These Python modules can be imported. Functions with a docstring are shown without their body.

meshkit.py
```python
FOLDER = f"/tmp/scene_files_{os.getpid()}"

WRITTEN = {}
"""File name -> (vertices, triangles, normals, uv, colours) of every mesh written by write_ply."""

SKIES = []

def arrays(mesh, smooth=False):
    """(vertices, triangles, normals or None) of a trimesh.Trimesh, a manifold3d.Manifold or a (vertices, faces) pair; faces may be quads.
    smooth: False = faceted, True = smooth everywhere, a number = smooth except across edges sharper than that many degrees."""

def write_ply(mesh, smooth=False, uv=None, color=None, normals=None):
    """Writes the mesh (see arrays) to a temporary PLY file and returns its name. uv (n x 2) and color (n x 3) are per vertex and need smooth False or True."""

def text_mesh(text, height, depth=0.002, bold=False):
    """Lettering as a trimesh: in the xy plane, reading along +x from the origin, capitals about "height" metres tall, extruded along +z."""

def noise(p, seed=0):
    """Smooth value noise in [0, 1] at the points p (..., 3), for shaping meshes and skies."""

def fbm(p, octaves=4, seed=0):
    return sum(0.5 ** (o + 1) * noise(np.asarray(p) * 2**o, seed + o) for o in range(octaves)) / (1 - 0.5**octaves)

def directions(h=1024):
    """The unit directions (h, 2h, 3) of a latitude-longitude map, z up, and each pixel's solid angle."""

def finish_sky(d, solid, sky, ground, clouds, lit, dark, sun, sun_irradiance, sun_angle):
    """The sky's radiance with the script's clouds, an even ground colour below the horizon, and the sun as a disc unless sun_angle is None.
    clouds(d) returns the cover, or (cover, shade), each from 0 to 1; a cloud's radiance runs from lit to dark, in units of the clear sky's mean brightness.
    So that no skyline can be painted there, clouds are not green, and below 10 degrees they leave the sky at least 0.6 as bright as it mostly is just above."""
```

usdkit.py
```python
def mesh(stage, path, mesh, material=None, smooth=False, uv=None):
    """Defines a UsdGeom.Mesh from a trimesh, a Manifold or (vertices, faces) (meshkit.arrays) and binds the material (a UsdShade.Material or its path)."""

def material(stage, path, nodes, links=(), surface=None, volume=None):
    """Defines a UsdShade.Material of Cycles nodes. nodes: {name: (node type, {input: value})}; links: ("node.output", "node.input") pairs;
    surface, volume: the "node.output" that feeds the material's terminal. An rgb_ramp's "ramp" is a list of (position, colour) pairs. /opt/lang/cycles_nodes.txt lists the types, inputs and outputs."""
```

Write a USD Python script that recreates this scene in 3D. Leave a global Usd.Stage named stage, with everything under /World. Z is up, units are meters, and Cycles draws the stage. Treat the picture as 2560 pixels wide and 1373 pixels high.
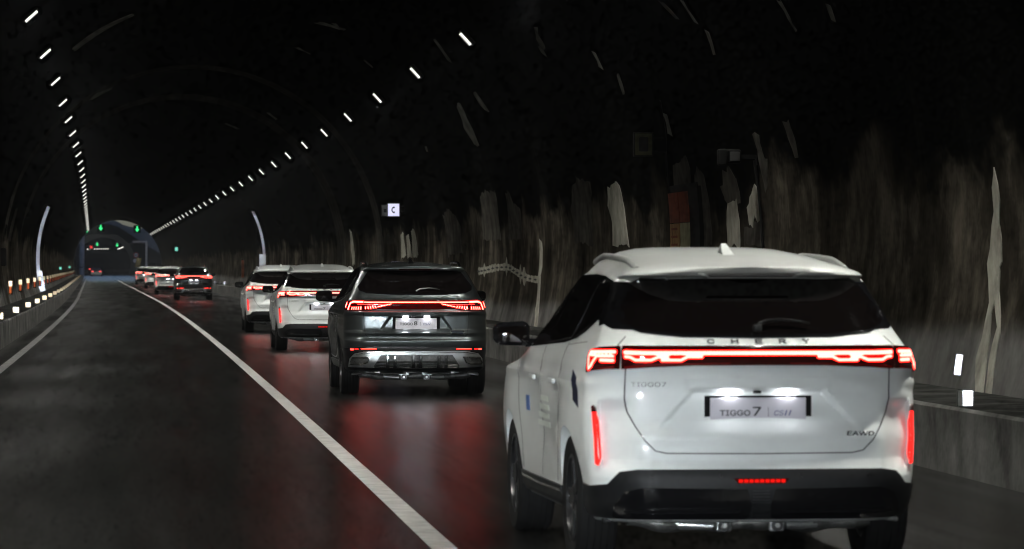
import math, random
import numpy as np, trimesh, manifold3d, shapely
from shapely.geometry import Polygon, LineString, MultiPolygon, box as sbox
from shapely.ops import unary_union
from scipy.interpolate import PchipInterpolator, CubicSpline
from scipy.spatial import Delaunay
import usdkit, meshkit
from pxr import Usd, UsdGeom, UsdLux, UsdShade, Gf, Sdf

rng = np.random.default_rng(7)
random.seed(7)
stage = Usd.Stage.CreateInMemory()
UsdGeom.SetStageUpAxis(stage, 'Z')
UsdGeom.SetStageMetersPerUnit(stage, 1.0)
UsdGeom.Xform.Define(stage, '/World')
UsdGeom.Scope.Define(stage, '/World/Looks')

# ------------------------------------------------------------------ camera, sky, exposure
CAM_H = 1.62
YAW = math.degrees(math.atan(0.0915))          # turned to the right of the road's direction
PITCH = -math.degrees(math.atan(0.00185))
cam = UsdGeom.Camera.Define(stage, '/World/camera')
cam.AddTranslateOp().Set(Gf.Vec3d(0, 0, CAM_H))
cam.AddRotateZOp().Set(-YAW)
cam.AddRotateXOp().Set(90 + PITCH)
cam.CreateHorizontalApertureAttr(36.0)
cam.CreateVerticalApertureAttr(36.0 * 549 / 1024)
cam.CreateFocalLengthAttr(36.0 * 10000 / 2560)
cam.CreateFStopAttr(6.3)
cam.CreateFocusDistanceAttr(47.0)
cam.CreateClippingRangeAttr(Gf.Vec2f(0.1, 5000))
cam.CreateExposureAttr(0.2)

SKY_STRENGTH = 0.055
SUN_EL = math.radians(9.0)
sky = UsdLux.DomeLight.Define(stage, '/World/sky')
skym = usdkit.material(stage, '/World/Looks/sky', {
    "t": ("sky_texture", {"sky_type": "single_scattering", "sun_disc": False, "sun_elevation": SUN_EL, "sun_rotation": math.pi}),
    "tint": ("mix_color", {"blend_type": "multiply", "fac": 1.0, "b": (0.56, 0.68, 1.12)}),
    "b": ("background_shader", {"strength": SKY_STRENGTH})},
    [("t.color", "tint.a"), ("tint.result", "b.color")], surface="b.background")
UsdShade.MaterialBindingAPI.Apply(sky.GetPrim()).Bind(skym)
sky.GetPrim().SetCustomDataByKey('kind', 'structure')
sky.GetPrim().SetCustomDataByKey('label', 'dark blue dusk sky seen through the far tunnel mouth')

LAMP_L = 2100.0        # peak radiance of a tunnel luminaire
HAZE = 0.00008
HEAD_L = 23000.0       # peak radiance of a headlamp lens

# ------------------------------------------------------------------ helpers
used = {}
def path_for(name, parent='/World'):
    key = (str(parent), name)
    k = used.get(key, 0)
    used[key] = k + 1
    return f"{parent}/{name}" + (f"_{k:03d}" if k else "")

def obj(name, mesh, mat, parent='/World', smooth=False):
    parent = parent.GetPath() if hasattr(parent, 'GetPath') else parent
    p = path_for(name, parent)
    return usdkit.mesh(stage, p, mesh, MAT[mat] if isinstance(mat, str) else mat, smooth=smooth).GetPrim()

def tag(p, label=None, cat=None, group=None, kind=None):
    for k, v in (('label', label), ('category', cat), ('group', group), ('kind', kind)):
        if v:
            p.SetCustomDataByKey(k, v)
    return p

def thing(name, label=None, cat=None, group=None, loc=(0, 0, 0), rz=0.0, parent='/World', kind=None, scale=None, rx=0.0, ry=0.0):
    parent = parent.GetPath() if hasattr(parent, 'GetPath') else parent
    x = UsdGeom.Xform.Define(stage, path_for(name, parent))
    x.AddTranslateOp().Set(Gf.Vec3d(*map(float, loc)))
    if rz:
        x.AddRotateZOp().Set(math.degrees(rz))
    if ry:
        x.AddRotateYOp().Set(math.degrees(ry))
    if rx:
        x.AddRotateXOp().Set(math.degrees(rx))
    if scale:
        x.AddScaleOp().Set(Gf.Vec3f(*scale))
    return tag(x.GetPrim(), label, cat, group, kind)

def dup(src, label, group=None, loc=(0, 0, 0), rz=0.0, ry=0.0, scale=None):
    d = dict(src.GetCustomData())
    p = thing(src.GetName().rstrip('0123456789').rstrip('_'), label, d.get('category'), group or d.get('group'), loc, rz, scale=scale, ry=ry)
    p.GetReferences().AddInternalReference(src.GetPath())
    p.SetInstanceable(True)
    return p

def cat(*ms):
    ms = [m for m in ms if m is not None]
    return trimesh.util.concatenate(ms)

def bx(c, s, rot=None):
    m = trimesh.creation.box(s)
    if rot is not None:
        m.apply_transform(trimesh.transformations.euler_matrix(*rot))
    m.apply_translation(c)
    return m

def rbx(c, s, r=0.01, rot=None, seg=8):
    """rounded box: hull of spheres"""
    r = min(r, min(s) / 2 * .98)
    h = np.array(s) / 2 - r
    ms = []
    sp = trimesh.creation.uv_sphere(r, count=[seg, seg])
    pts = np.vstack([sp.vertices + h * np.array([i, j, k]) for i in (-1, 1) for j in (-1, 1) for k in (-1, 1)])
    m = trimesh.convex.convex_hull(pts)
    if rot is not None:
        m.apply_transform(trimesh.transformations.euler_matrix(*rot))
    m.apply_translation(c)
    return m

def tube(pts, r, n=8, cap=True):
    pts = np.asarray(pts, float)
    t = np.gradient(pts, axis=0)
    t /= np.linalg.norm(t, axis=1, keepdims=True) + 1e-12
    up = np.where(np.abs(t[:, 2:]) < .9, [[0, 0, 1.]], [[1., 0, 0]])
    a = np.cross(t, up); a /= np.linalg.norm(a, axis=1, keepdims=True)
    b = np.cross(t, a)
    ang = np.arange(n) * 2 * np.pi / n
    rr = np.broadcast_to(r, (len(pts),))
    v = pts[:, None] + rr[:, None, None] * (np.cos(ang)[None, :, None] * a[:, None] + np.sin(ang)[None, :, None] * b[:, None])
    V = v.reshape(-1, 3); F = []
    for i in range(len(pts) - 1):
        for j in range(n):
            p, q = i * n + j, i * n + (j + 1) % n
            F += [[p, q, q + n], [p, q + n, p + n]]
    if cap:
        V = np.vstack([V, pts[0], pts[-1]])
        c0, c1 = len(V) - 2, len(V) - 1
        L = (len(pts) - 1) * n
        for j in range(n):
            F += [[c0, (j + 1) % n, j], [c1, L + j, L + (j + 1) % n]]
    m = trimesh.Trimesh(V, F, process=False)
    return m

def grid_mesh(P, closed_u=False):
    """P [n,m,3] -> mesh"""
    n, m = P.shape[:2]
    V = P.reshape(-1, 3); F = []
    i, j = np.meshgrid(np.arange(n - 1), np.arange(m if closed_u else m - 1), indexing='ij')
    a = i * m + j; b = i * m + (j + 1) % m
    q = np.stack([a, b, b + m, a + m], -1).reshape(-1, 4)
    return trimesh.Trimesh(V, np.vstack([q[:, [0, 1, 2]], q[:, [0, 2, 3]]]), process=False)

def tri2d(poly, cell):
    """triangulates a shapely polygon with points inside every cell"""
    if poly.is_empty:
        return np.zeros((0, 2)), np.zeros((0, 3), int), np.zeros((0, 2), int)
    pts = []
    for g in getattr(poly, 'geoms', [poly]):
        for ring in [g.exterior, *g.interiors]:
            c = np.array(shapely.segmentize(ring, cell).coords)[:-1]
            pts.append(c)
    x0, y0, x1, y1 = poly.bounds
    gx, gy = np.meshgrid(np.arange(x0 + cell / 2, x1, cell), np.arange(y0 + cell / 2, y1, cell))
    g = np.stack([gx.ravel() + .2 * cell * ((np.arange(gx.size) % 7) / 7 - .5), gy.ravel()], 1)
    inner = poly.buffer(-cell * .35)
    if not inner.is_empty and len(g):
        g = g[shapely.contains_xy(inner, g[:, 0], g[:, 1])]
        pts.append(g)
    P = np.vstack(pts)
    P = P[np.unique(np.round(P, 6), axis=0, return_index=True)[1]]
    T = Delaunay(P).simplices
    c = P[T].mean(1)
    keep = shapely.contains_xy(poly, c[:, 0], c[:, 1])
    A = P[T]
    ar = (A[:, 1, 0] - A[:, 0, 0]) * (A[:, 2, 1] - A[:, 0, 1]) - (A[:, 2, 0] - A[:, 0, 0]) * (A[:, 1, 1] - A[:, 0, 1])
    keep &= np.abs(ar) > 1e-9
    T = T[keep]; ar = ar[keep]
    T[ar < 0] = T[ar < 0][:, ::-1]
    e = np.vstack([T[:, [0, 1]], T[:, [1, 2]], T[:, [2, 0]]])
    key = np.sort(e, 1)
    _, first, cnt = np.unique(key, axis=0, return_index=True, return_counts=True)
    return P, T, e[first[cnt == 1]]

def raised(poly, f, d_out, d_in=-0.004, cell=.03, flip=False):
    """poly in 2D parameters laid on the surface f(P2)->(points, normals), raised by d_out, with side walls down to d_in"""
    P, T, E = tri2d(poly, cell)
    if not len(T):
        return None
    pt, nm = f(P)
    top = pt + nm * d_out
    bot = pt + nm * d_in
    n = len(P)
    V = np.vstack([top, top, bot])
    F = [T]
    w = np.vstack([np.stack([E[:, 1], E[:, 0], E[:, 0] + n], 1), np.stack([E[:, 1], E[:, 0] + n, E[:, 1] + n], 1)]) + n
    F.append(w)
    F = np.vstack(F)
    if flip:
        F = F[:, ::-1]
    return trimesh.Trimesh(V, F, process=False)

# ------------------------------------------------------------------ materials
MAT = {}
def mat(name, nodes, links, surface):
    MAT[name] = usdkit.material(stage, '/World/Looks/' + name, nodes, links, surface=surface)

def pbr(name, color, rough=.5, metal=0., coat=0., noise=None, bump=None, **kw):
    """principled material; noise = (scale, low, high[, stretch]) multiplies the colour; bump = (scale, distance)"""
    n = {"p": ("principled_bsdf", {"base_color": color, "roughness": rough, "metallic": metal, "coat_weight": coat, "coat_roughness": .03, **kw})}
    l = []
    if noise or bump:
        n["tc"] = ("texture_coordinate", {})
    if noise:
        n["n"] = ("noise_texture", {"scale": noise[0], "detail": 6.0, "roughness": .62})
        n["r"] = ("map_range", {"from_min": .3, "from_max": .7, "to_min": noise[1], "to_max": noise[2], "clamp": True})
        n["c"] = ("vector_math", {"math_type": "scale", "vector1": color})
        l += [("tc.object", "n.vector"), ("n.fac", "r.value"), ("r.result", "c.scale"), ("c.vector", "p.base_color")]
    if bump:
        n["bn"] = ("noise_texture", {"scale": bump[0], "detail": 4.0})
        n["b"] = ("bump", {"distance": bump[1], "strength": 1.0})
        l += [("tc.object", "bn.vector"), ("bn.fac", "b.height"), ("b.normal", "p.normal")]
    mat(name, n, l, "p.BSDF")

def emit(name, color, strength):
    mat(name, {"e": ("emission", {"color": color, "strength": strength})}, [], "e.emission")

pbr('paint_white', (.80, .83, .82), .38, 0, .7, noise=(2.2, .9, 1.03), specular_ior_level=.3)
pbr('paint_graphite', (.145, .162, .165), .30, .92, .8, noise=(3, .92, 1.05))
pbr('gloss_black', (.006, .006, .007), .08, 0, .6)
pbr('glass_dark', (.004, .003, .003), .02, 0, 1.0)
pbr('plastic_black', (.009, .0095, .0105), .5, 0, 0, noise=(40, .8, 1.2), bump=(350, .0006), specular_ior_level=.3)
pbr('plastic_dark', (.006, .006, .007), .30, 0, 0)
pbr('seam_dark', (.012, .012, .012), .6)
pbr('rubber', (.008, .008, .008), .8, 0, 0, noise=(18, .7, 1.35), specular_ior_level=.15)
pbr('alloy', (.22, .22, .23), .32, .9, 0)
pbr('alloy_dark', (.05, .05, .052), .3, .8, 0)
pbr('chrome', (.62, .63, .63), .12, 1.0, 0)
pbr('rail_silver', (.42, .43, .42), .4, .3, 0)
pbr('satin_silver', (.42, .43, .43), .34, .85, 0, noise=(6, .85, 1.1))
pbr('steel_dirty', (.12, .12, .115), .42, .6, 0, noise=(14, .25, 1.25), bump=(30, .004))
pbr('steel_bright', (.55, .56, .55), .3, .7, 0, noise=(20, .5, 1.1))
pbr('lens_red', (.045, .001, .001), .08, 0, 1.0)
pbr('lens_red_dim', (.20, .004, .004), .15, 0, .5)
pbr('plate_white', (.57, .55, .60), .35)
pbr('ink_dark', (.03, .03, .035), .4)
pbr('ink_blue', (.05, .06, .20), .4)
pbr('ink_teal', (.10, .22, .24), .4)
pbr('decal_blue', (.02, .10, .36), .3)
pbr('decal_navy', (.010, .012, .04), .25)
pbr('decal_green', (.62, .67, .61), .3)
emit('tail_core', (1, .13, .10), 8.5)
emit('tail_glow', (1, .010, .006), 5.0)  # also the halo round the light guides, put in as an emitting strip
emit('tail_core_soft', (1, .055, .038), 4.0)
emit('reflector_glow', (1, .016, .012), 2.2)  # reflectors made to glow: the light they return is put in as emission
emit('fog_red', (1, .010, .006), .9)
emit('plate_lamp', (.92, .95, 1), 60.0)
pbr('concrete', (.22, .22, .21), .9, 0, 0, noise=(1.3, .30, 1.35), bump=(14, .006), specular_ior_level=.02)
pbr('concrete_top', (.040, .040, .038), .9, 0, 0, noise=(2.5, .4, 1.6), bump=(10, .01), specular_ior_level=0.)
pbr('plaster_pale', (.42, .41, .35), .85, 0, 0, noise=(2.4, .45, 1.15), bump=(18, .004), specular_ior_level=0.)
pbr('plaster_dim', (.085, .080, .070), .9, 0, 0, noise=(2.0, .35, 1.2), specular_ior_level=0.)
pbr('plaster_vault', (.36, .36, .32), .9, 0, 0, noise=(2.0, .3, 1.2), specular_ior_level=0.)  # lighter copy of plaster_dim: its colour makes up for little light up there
pbr('plaster_dark', (.006, .006, .006), .9)
pbr('paint_line', (.52, .52, .50), .6, 0, 0, noise=(5, .55, 1.08), bump=(60, .002))
pbr('paint_line_worn', (.20, .20, .195), .7, 0, 0, noise=(4, .35, 1.2), bump=(60, .002))
pbr('metal_grey', (.05, .05, .05), .6, .3)
pbr('metal_black', (.008, .008, .008), .8, specular_ior_level=.08)
pbr('cabinet_red', (.15, .034, .015), .6, noise=(4, .6, 1.1), specular_ior_level=.05)
pbr('cabinet_yellow', (.24, .135, .05), .6, noise=(4, .6, 1.1), specular_ior_level=.05)
pbr('cabinet_cream', (.24, .24, .15), .6, noise=(4, .6, 1.1), specular_ior_level=.05)
pbr('sign_white', (.5, .5, .5), .4)
pbr('sign_red', (.4, .02, .02), .4)
pbr('orange', (.35, .07, .02), .5)
emit('signal_green', (.06, 1, .30), 1.15)
emit('signal_red', (1, .06, .05), 1.0)
emit('sign_lit', (.72, .72, 1), 1.0)
emit('sign_lit_green', (.25, .9, .7), .7)
emit('far_lamp', (1, .97, .88), 1.6)
emit('far_tail', (1, .10, .09), 1.4)
pbr('hill', (.020, .024, .018), .95, noise=(.08, .5, 1.4))
pbr('headwall', (.30, .30, .31), .8, noise=(.5, .7, 1.1))
pbr('earth', (.03, .03, .028), .95, noise=(.2, .6, 1.3))

# retro-reflecting sheeting: sends light back to where it comes from, as its glass beads do
def retro(name, color, rough, amount, diff):
    mat(name, {"g": ("geometry", {}), "gl": ("glossy_bsdf", {"color": color, "roughness": rough, "distribution": "ggx"}),
               "d": ("diffuse_bsdf", {"color": diff}), "m": ("mix_closure", {"fac": amount})},
        [("g.incoming", "gl.normal"), ("d.BSDF", "m.closure1"), ("gl.BSDF", "m.closure2")], "m.closure")
retro('retro_white', (.85, .86, .95), .22, .8, (.5, .5, .5))
retro('retro_cream', (1., .80, .50), .26, .95, (.5, .45, .35))
retro('retro_red', (.9, .20, .05), .26, .25, (.3, .06, .03))
retro('retro_blue', (.78, .81, .90), .26, .45, (.16, .17, .20))
retro('retro_yellow', (.85, .62, .28), .24, .4, (.4, .32, .1))

# road
mat('asphalt', {
    "g": ("geometry", {}), "n": ("noise_texture", {"scale": 40.0, "detail": 6.0, "roughness": .7}),
    "m": ("mapping", {"scale": (1.1, .05, 1)}), "n2": ("noise_texture", {"scale": 1.2, "detail": 5.0}),
    "m3": ("mapping", {"scale": (.08, .5, 1)}), "n3": ("noise_texture", {"scale": 1.0, "detail": 3.0}),
    "r": ("rgb_ramp", {"ramp": [(0.3, (.0045, .0045, .0042)), (.7, (.0125, .0125, .0115))]}),
    "r2": ("map_range", {"from_min": .3, "from_max": .7, "to_min": .82, "to_max": 1.15, "clamp": True}),
    "r3": ("map_range", {"from_min": .35, "from_max": .65, "to_min": .8, "to_max": 1.2, "clamp": True}),
    "x": ("math", {"math_type": "multiply"}), "c": ("vector_math", {"math_type": "scale"}),
    "rr": ("map_range", {"from_min": .3, "from_max": .7, "to_min": .195, "to_max": .245, "clamp": True}),
    "v": ("voronoi_texture", {"scale": 90.0}), "b": ("bump", {"distance": .004, "strength": .30}),
    "p": ("principled_bsdf", {"specular_ior_level": .25})},
    [("g.position", "n.vector"), ("g.position", "m.vector"), ("m.vector", "n2.vector"), ("g.position", "m3.vector"), ("m3.vector", "n3.vector"),
     ("n.fac", "r.fac"), ("n2.fac", "r2.value"), ("n3.fac", "r3.value"), ("r2.result", "x.value1"), ("r3.result", "x.value2"), ("r.color", "c.vector1"),
     ("x.value", "c.scale"), ("c.vector", "p.base_color"), ("n2.fac", "rr.value"), ("rr.result", "p.roughness"),
     ("g.position", "v.vector"), ("v.distance", "b.height"), ("b.normal", "p.normal")], "p.BSDF")

# lining: black soot above, washed brown-grey band below about 3 m, paler rinsed foot below about 1 m with the headlamp cut-off painted in
mat('lining', {
    "g": ("geometry", {}), "s": ("separate_xyz", {}),
    "mA": ("mapping", {"scale": (.6, .30, .55), "location": (0, 7.3, 0)}), "nA": ("noise_texture", {"scale": 1.0, "detail": 5.0, "roughness": .6}),
    "mB": ("mapping", {"scale": (.4, .42, .36), "location": (0, 7.3, 0)}), "nB": ("noise_texture", {"scale": 1.8, "detail": 8.0, "roughness": .66}),
    "mC": ("mapping", {"scale": (.22, .9, .22)}), "nC": ("noise_texture", {"scale": 1.0, "detail": 4.0, "roughness": .7}),
    "mD": ("mapping", {"scale": (1.4, 1.4, 1.4)}), "nD": ("noise_texture", {"scale": 1.1, "detail": 8.0, "roughness": .65}),
    "mE": ("mapping", {"scale": (.25, .10, .25)}), "nE": ("noise_texture", {"scale": 1.0, "detail": 5.0, "roughness": .55}),
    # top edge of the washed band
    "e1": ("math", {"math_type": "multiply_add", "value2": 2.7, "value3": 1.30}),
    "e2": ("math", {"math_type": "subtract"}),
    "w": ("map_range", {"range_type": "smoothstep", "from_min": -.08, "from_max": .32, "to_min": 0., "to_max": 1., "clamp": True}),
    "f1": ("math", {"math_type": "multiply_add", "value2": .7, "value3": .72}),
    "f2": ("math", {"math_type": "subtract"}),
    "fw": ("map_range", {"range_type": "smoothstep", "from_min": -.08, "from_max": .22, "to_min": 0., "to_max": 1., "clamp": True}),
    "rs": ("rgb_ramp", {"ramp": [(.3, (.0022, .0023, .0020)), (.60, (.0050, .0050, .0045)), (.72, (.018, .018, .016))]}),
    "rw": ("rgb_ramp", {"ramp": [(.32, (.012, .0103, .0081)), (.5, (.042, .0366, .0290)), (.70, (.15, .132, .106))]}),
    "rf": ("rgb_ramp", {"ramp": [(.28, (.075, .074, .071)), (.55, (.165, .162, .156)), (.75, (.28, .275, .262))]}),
    "x1": ("mix_color", {}), "x2": ("mix_color", {}),
    "dm": ("map_range", {"from_min": .3, "from_max": .7, "to_min": .72, "to_max": 1.28, "clamp": True}),
    "c": ("vector_math", {"math_type": "scale"}),
    "b": ("bump", {"distance": .012, "strength": .6}),
    "p": ("principled_bsdf", {"roughness": .8, "specular_ior_level": 0.0})},
    [("g.position", "s.vector"), ("g.position", "mA.vector"), ("mA.vector", "nA.vector"), ("g.position", "mB.vector"), ("mB.vector", "nB.vector"),
     ("g.position", "mC.vector"), ("mC.vector", "nC.vector"), ("g.position", "mD.vector"), ("mD.vector", "nD.vector"),
     ("nA.fac", "e1.value1"), ("e1.value", "e2.value1"), ("s.z", "e2.value2"), ("e2.value", "w.value"),
     ("g.position", "mE.vector"), ("mE.vector", "nE.vector"), ("nE.fac", "f1.value1"), ("f1.value", "f2.value1"), ("s.z", "f2.value2"), ("f2.value", "fw.value"),
     ("nC.fac", "rs.fac"), ("nB.fac", "rw.fac"), ("nB.fac", "rf.fac"),
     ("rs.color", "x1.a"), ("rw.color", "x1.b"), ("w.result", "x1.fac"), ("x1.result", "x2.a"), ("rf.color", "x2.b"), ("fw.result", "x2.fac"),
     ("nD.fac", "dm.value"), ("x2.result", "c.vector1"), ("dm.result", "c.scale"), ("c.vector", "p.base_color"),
     ("nD.fac", "b.height"), ("b.normal", "p.normal")], "p.BSDF")

# luminaires: light goes mostly downwards, as their optics send it
for _n, _x in (('left', 1.), ('right', -1.)):
    mat('luminaire_' + _n, {
        "g": ("geometry", {}), "s": ("separate_xyz", {}), "d": ("vector_math", {"math_type": "dot_product", "vector2": (.25 * _x, 0., -.968)}),
        "r": ("map_range", {"range_type": "smoothstep", "from_min": .29, "from_max": .76, "to_min": .0002, "to_max": 1., "clamp": True}),
        "a": ("math", {"math_type": "subtract", "value2": .1 * _x}), "u": ("math", {"math_type": "absolute"}),
        "k": ("map_range", {"range_type": "smoothstep", "from_min": .25, "from_max": .95, "to_min": 1., "to_max": .12, "clamp": True}),
        "m": ("math", {"math_type": "multiply"}),
        "c": ("vector_math", {"math_type": "scale", "vector1": (1.0, .985, .90)}),
        "e": ("emission", {"strength": LAMP_L})},
        [("g.incoming", "d.vector1"), ("g.incoming", "s.vector"), ("s.x", "a.value1"), ("a.value", "u.value1"), ("u.value", "k.value"), ("d.value", "r.value"),
         ("r.result", "m.value1"), ("k.result", "m.value2"), ("m.value", "c.scale"), ("c.vector", "e.color")], "e.emission")
emit('lens_side', (1, .985, .90), 1.4)
# headlamps: dipped beam with its cut-off and side fall-off
mat('headlamp', {
    "g": ("geometry", {}), "s": ("separate_xyz", {}),
    "up": ("map_range", {"range_type": "smoothstep", "from_min": .004, "from_max": .045, "to_min": 1., "to_max": .06, "clamp": True}),
    "dn": ("map_range", {"range_type": "smoothstep", "from_min": -.25, "from_max": -.02, "to_min": .12, "to_max": 1., "clamp": True}),
    "ax": ("math", {"math_type": "absolute"}),
    "sd": ("map_range", {"range_type": "smoothstep", "from_min": .0, "from_max": .27, "to_min": 1., "to_max": .02, "clamp": True}),
    "m1": ("math", {"math_type": "multiply"}), "m2": ("math", {"math_type": "multiply"}),
    "c": ("vector_math", {"math_type": "scale", "vector1": (.88, .95, 1.0)}),
    "e": ("emission", {"strength": HEAD_L})},
    [("g.incoming", "s.vector"), ("s.z", "up.value"), ("s.z", "dn.value"), ("s.x", "ax.value1"), ("ax.value", "sd.value"),
     ("up.result", "m1.value1"), ("dn.result", "m1.value2"), ("m1.value", "m2.value1"), ("sd.result", "m2.value2"), ("m2.value", "c.scale"), ("c.vector", "e.color")], "e.emission")

# ------------------------------------------------------------------ the road's line and the tunnel's section
def _off(s):
    s = np.asarray(s, float)
    return np.where(s < 215, -s * s / 32000, -1.4445 - .01344 * (s - 215))
_ks = np.array([-260, -80, -40, 0, 40, 80, 120, 160, 200, 240, 300, 360, 420, 480, 513, 600, 700, 815, 860, 930, 1000, 1100, 1200, 1320])
_ko = _off(_ks)
_ko[_ks > 513] = np.array([-6.7, -8.7, -10.5, -10.6, -9.2, -6.0, 3, 16, 36])
_ko[_ks < 0] = 0
OFF = CubicSpline(_ks, _ko)
TCX, TCZ, TR = 1.83, 2.0, 5.6
PORTAL, PORTAL2, NEAR = 513.0, 815.0, -250.0
KERB_R, KERB_L, KERB_H = 6.30, -2.65, .535
def P(s, lat, z):
    return np.array([lat + float(OFF(s)), s, z])

_cy, _sy = math.cos(math.radians(YAW)), math.sin(math.radians(YAW))
_cp, _sp = math.cos(math.radians(PITCH)), math.sin(math.radians(PITCH))
FWD = np.array([_sy * _cp, _cy * _cp, _sp]); RGT = np.array([_cy, -_sy, 0]); UPV = np.cross(RGT, FWD)
def ray(px, py):
    d = FWD * 1e4 + RGT * (px - 1280) + UPV * (686.5 - py)
    return d / d[1]
def on_wall(px, py):
    """(s, angle) of the point of the lining seen at a pixel of the photograph"""
    d = ray(px, py); lo, hi = 8., 513.
    def f(s):
        x, z = d[0] * s - float(OFF(s)) - TCX, CAM_H + d[2] * s - TCZ
        return x * x + z * z - TR * TR
    for _ in range(50):
        m = (lo + hi) / 2
        if f(m) > 0: hi = m
        else: lo = m
    s = lo
    return s, math.atan2(CAM_H + d[2] * s - TCZ, d[0] * s - float(OFF(s)) - TCX)

def lining_map(Q):
    """Q: (s, angle*TR) -> points, normals inward"""
    s, a = Q[:, 0], Q[:, 1] / TR
    o = OFF(s)
    pt = np.stack([o + TCX + TR * np.cos(a), s, TCZ + TR * np.sin(a)], 1)
    nm = -np.stack([np.cos(a), 0 * a, np.sin(a)], 1)
    return pt, nm

A0 = math.asin((.50 - TCZ) / TR)
def shell(s_vals, r=TR, centre=None, n=72):
    a = np.linspace(A0, math.pi - A0, n)
    R = []
    for s in s_vals:
        R.append(np.stack([float(OFF(s)) + TCX + r * np.cos(a), np.full(n, s), TCZ + r * np.sin(a)], 1))
    return np.array(R)

def flipm(m):
    m.faces = m.faces[:, ::-1]
    return m

s_vals = np.concatenate([np.arange(NEAR, 300, 3.0), np.arange(300, PORTAL + .1, 7.1)]); s_vals[-1] = PORTAL
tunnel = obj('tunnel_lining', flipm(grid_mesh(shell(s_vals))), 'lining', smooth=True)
tag(tunnel, 'sooty arched concrete lining of the near road tunnel', 'tunnel', kind='structure')

def strip(lat0, lat1, z, s0, s1, step=4.0, z1=None):
    s = np.arange(s0, s1 + .01, step)
    o = OFF(s)
    z1 = z if z1 is None else z1
    return grid_mesh(np.stack([np.stack([o + lat0, s, 0 * s + z], 1), np.stack([o + lat1, s, 0 * s + z1], 1)], 1))
g = trimesh.Trimesh([[-120, -280, -.02], [120, -280, -.02], [120, 1400, -.02], [-120, 1400, -.02]], [[0, 1, 2], [0, 2, 3]], process=False)
tag(obj('ground', g, 'earth'), 'dark bare ground around the tunnel mouths', kind='structure')
tag(obj('road', strip(KERB_L, KERB_R, 0, NEAR, 1300), 'asphalt'), 'dark worn asphalt road through the tunnel', kind='structure')
def line(lat, w, s0, s1, m='paint_line'):
    return obj('lane_marking' if abs(lat) < 2 else 'edge_marking', strip(lat - w / 2, lat + w / 2, .004, s0, s1), m)
tag(line(1.725, .15, -20, 560), 'solid white line between the two lanes', kind='structure')
tag(line(-2.16, .15, -20, 560, 'paint_line_worn'), 'worn grey edge line along the left kerb', kind='structure')

def walkway(lat_face, lat_wall, label):
    s = np.concatenate([np.arange(NEAR, 200, 2.0), np.arange(200, 560.1, 6.0)])
    o = OFF(s); sg = 1 if lat_wall > lat_face else -1
    prof = [(lat_face, -.01), (lat_face + sg * .004, KERB_H - .025), (lat_face + sg * .025, KERB_H), (lat_wall + sg * .3, KERB_H + .005)]
    Pm = np.stack([np.stack([o + a, s, 0 * s + z], 1) for a, z in prof], 1)
    wob = meshkit.noise(np.stack([s * .31, 0 * s, 0 * s + lat_face], 1)) * .016
    Pm[:, 1:3, 2] -= wob[:, None]
    face = grid_mesh(Pm[:, :3]); top = grid_mesh(Pm[:, 2:])
    if sg < 0:
        flipm(face), flipm(top)
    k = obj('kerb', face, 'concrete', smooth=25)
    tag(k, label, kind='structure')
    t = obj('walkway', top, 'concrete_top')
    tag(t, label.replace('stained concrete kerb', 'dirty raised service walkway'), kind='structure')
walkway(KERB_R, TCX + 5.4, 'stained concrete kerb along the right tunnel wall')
walkway(KERB_L, TCX - 5.4, 'stained concrete kerb along the left tunnel wall')

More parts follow.
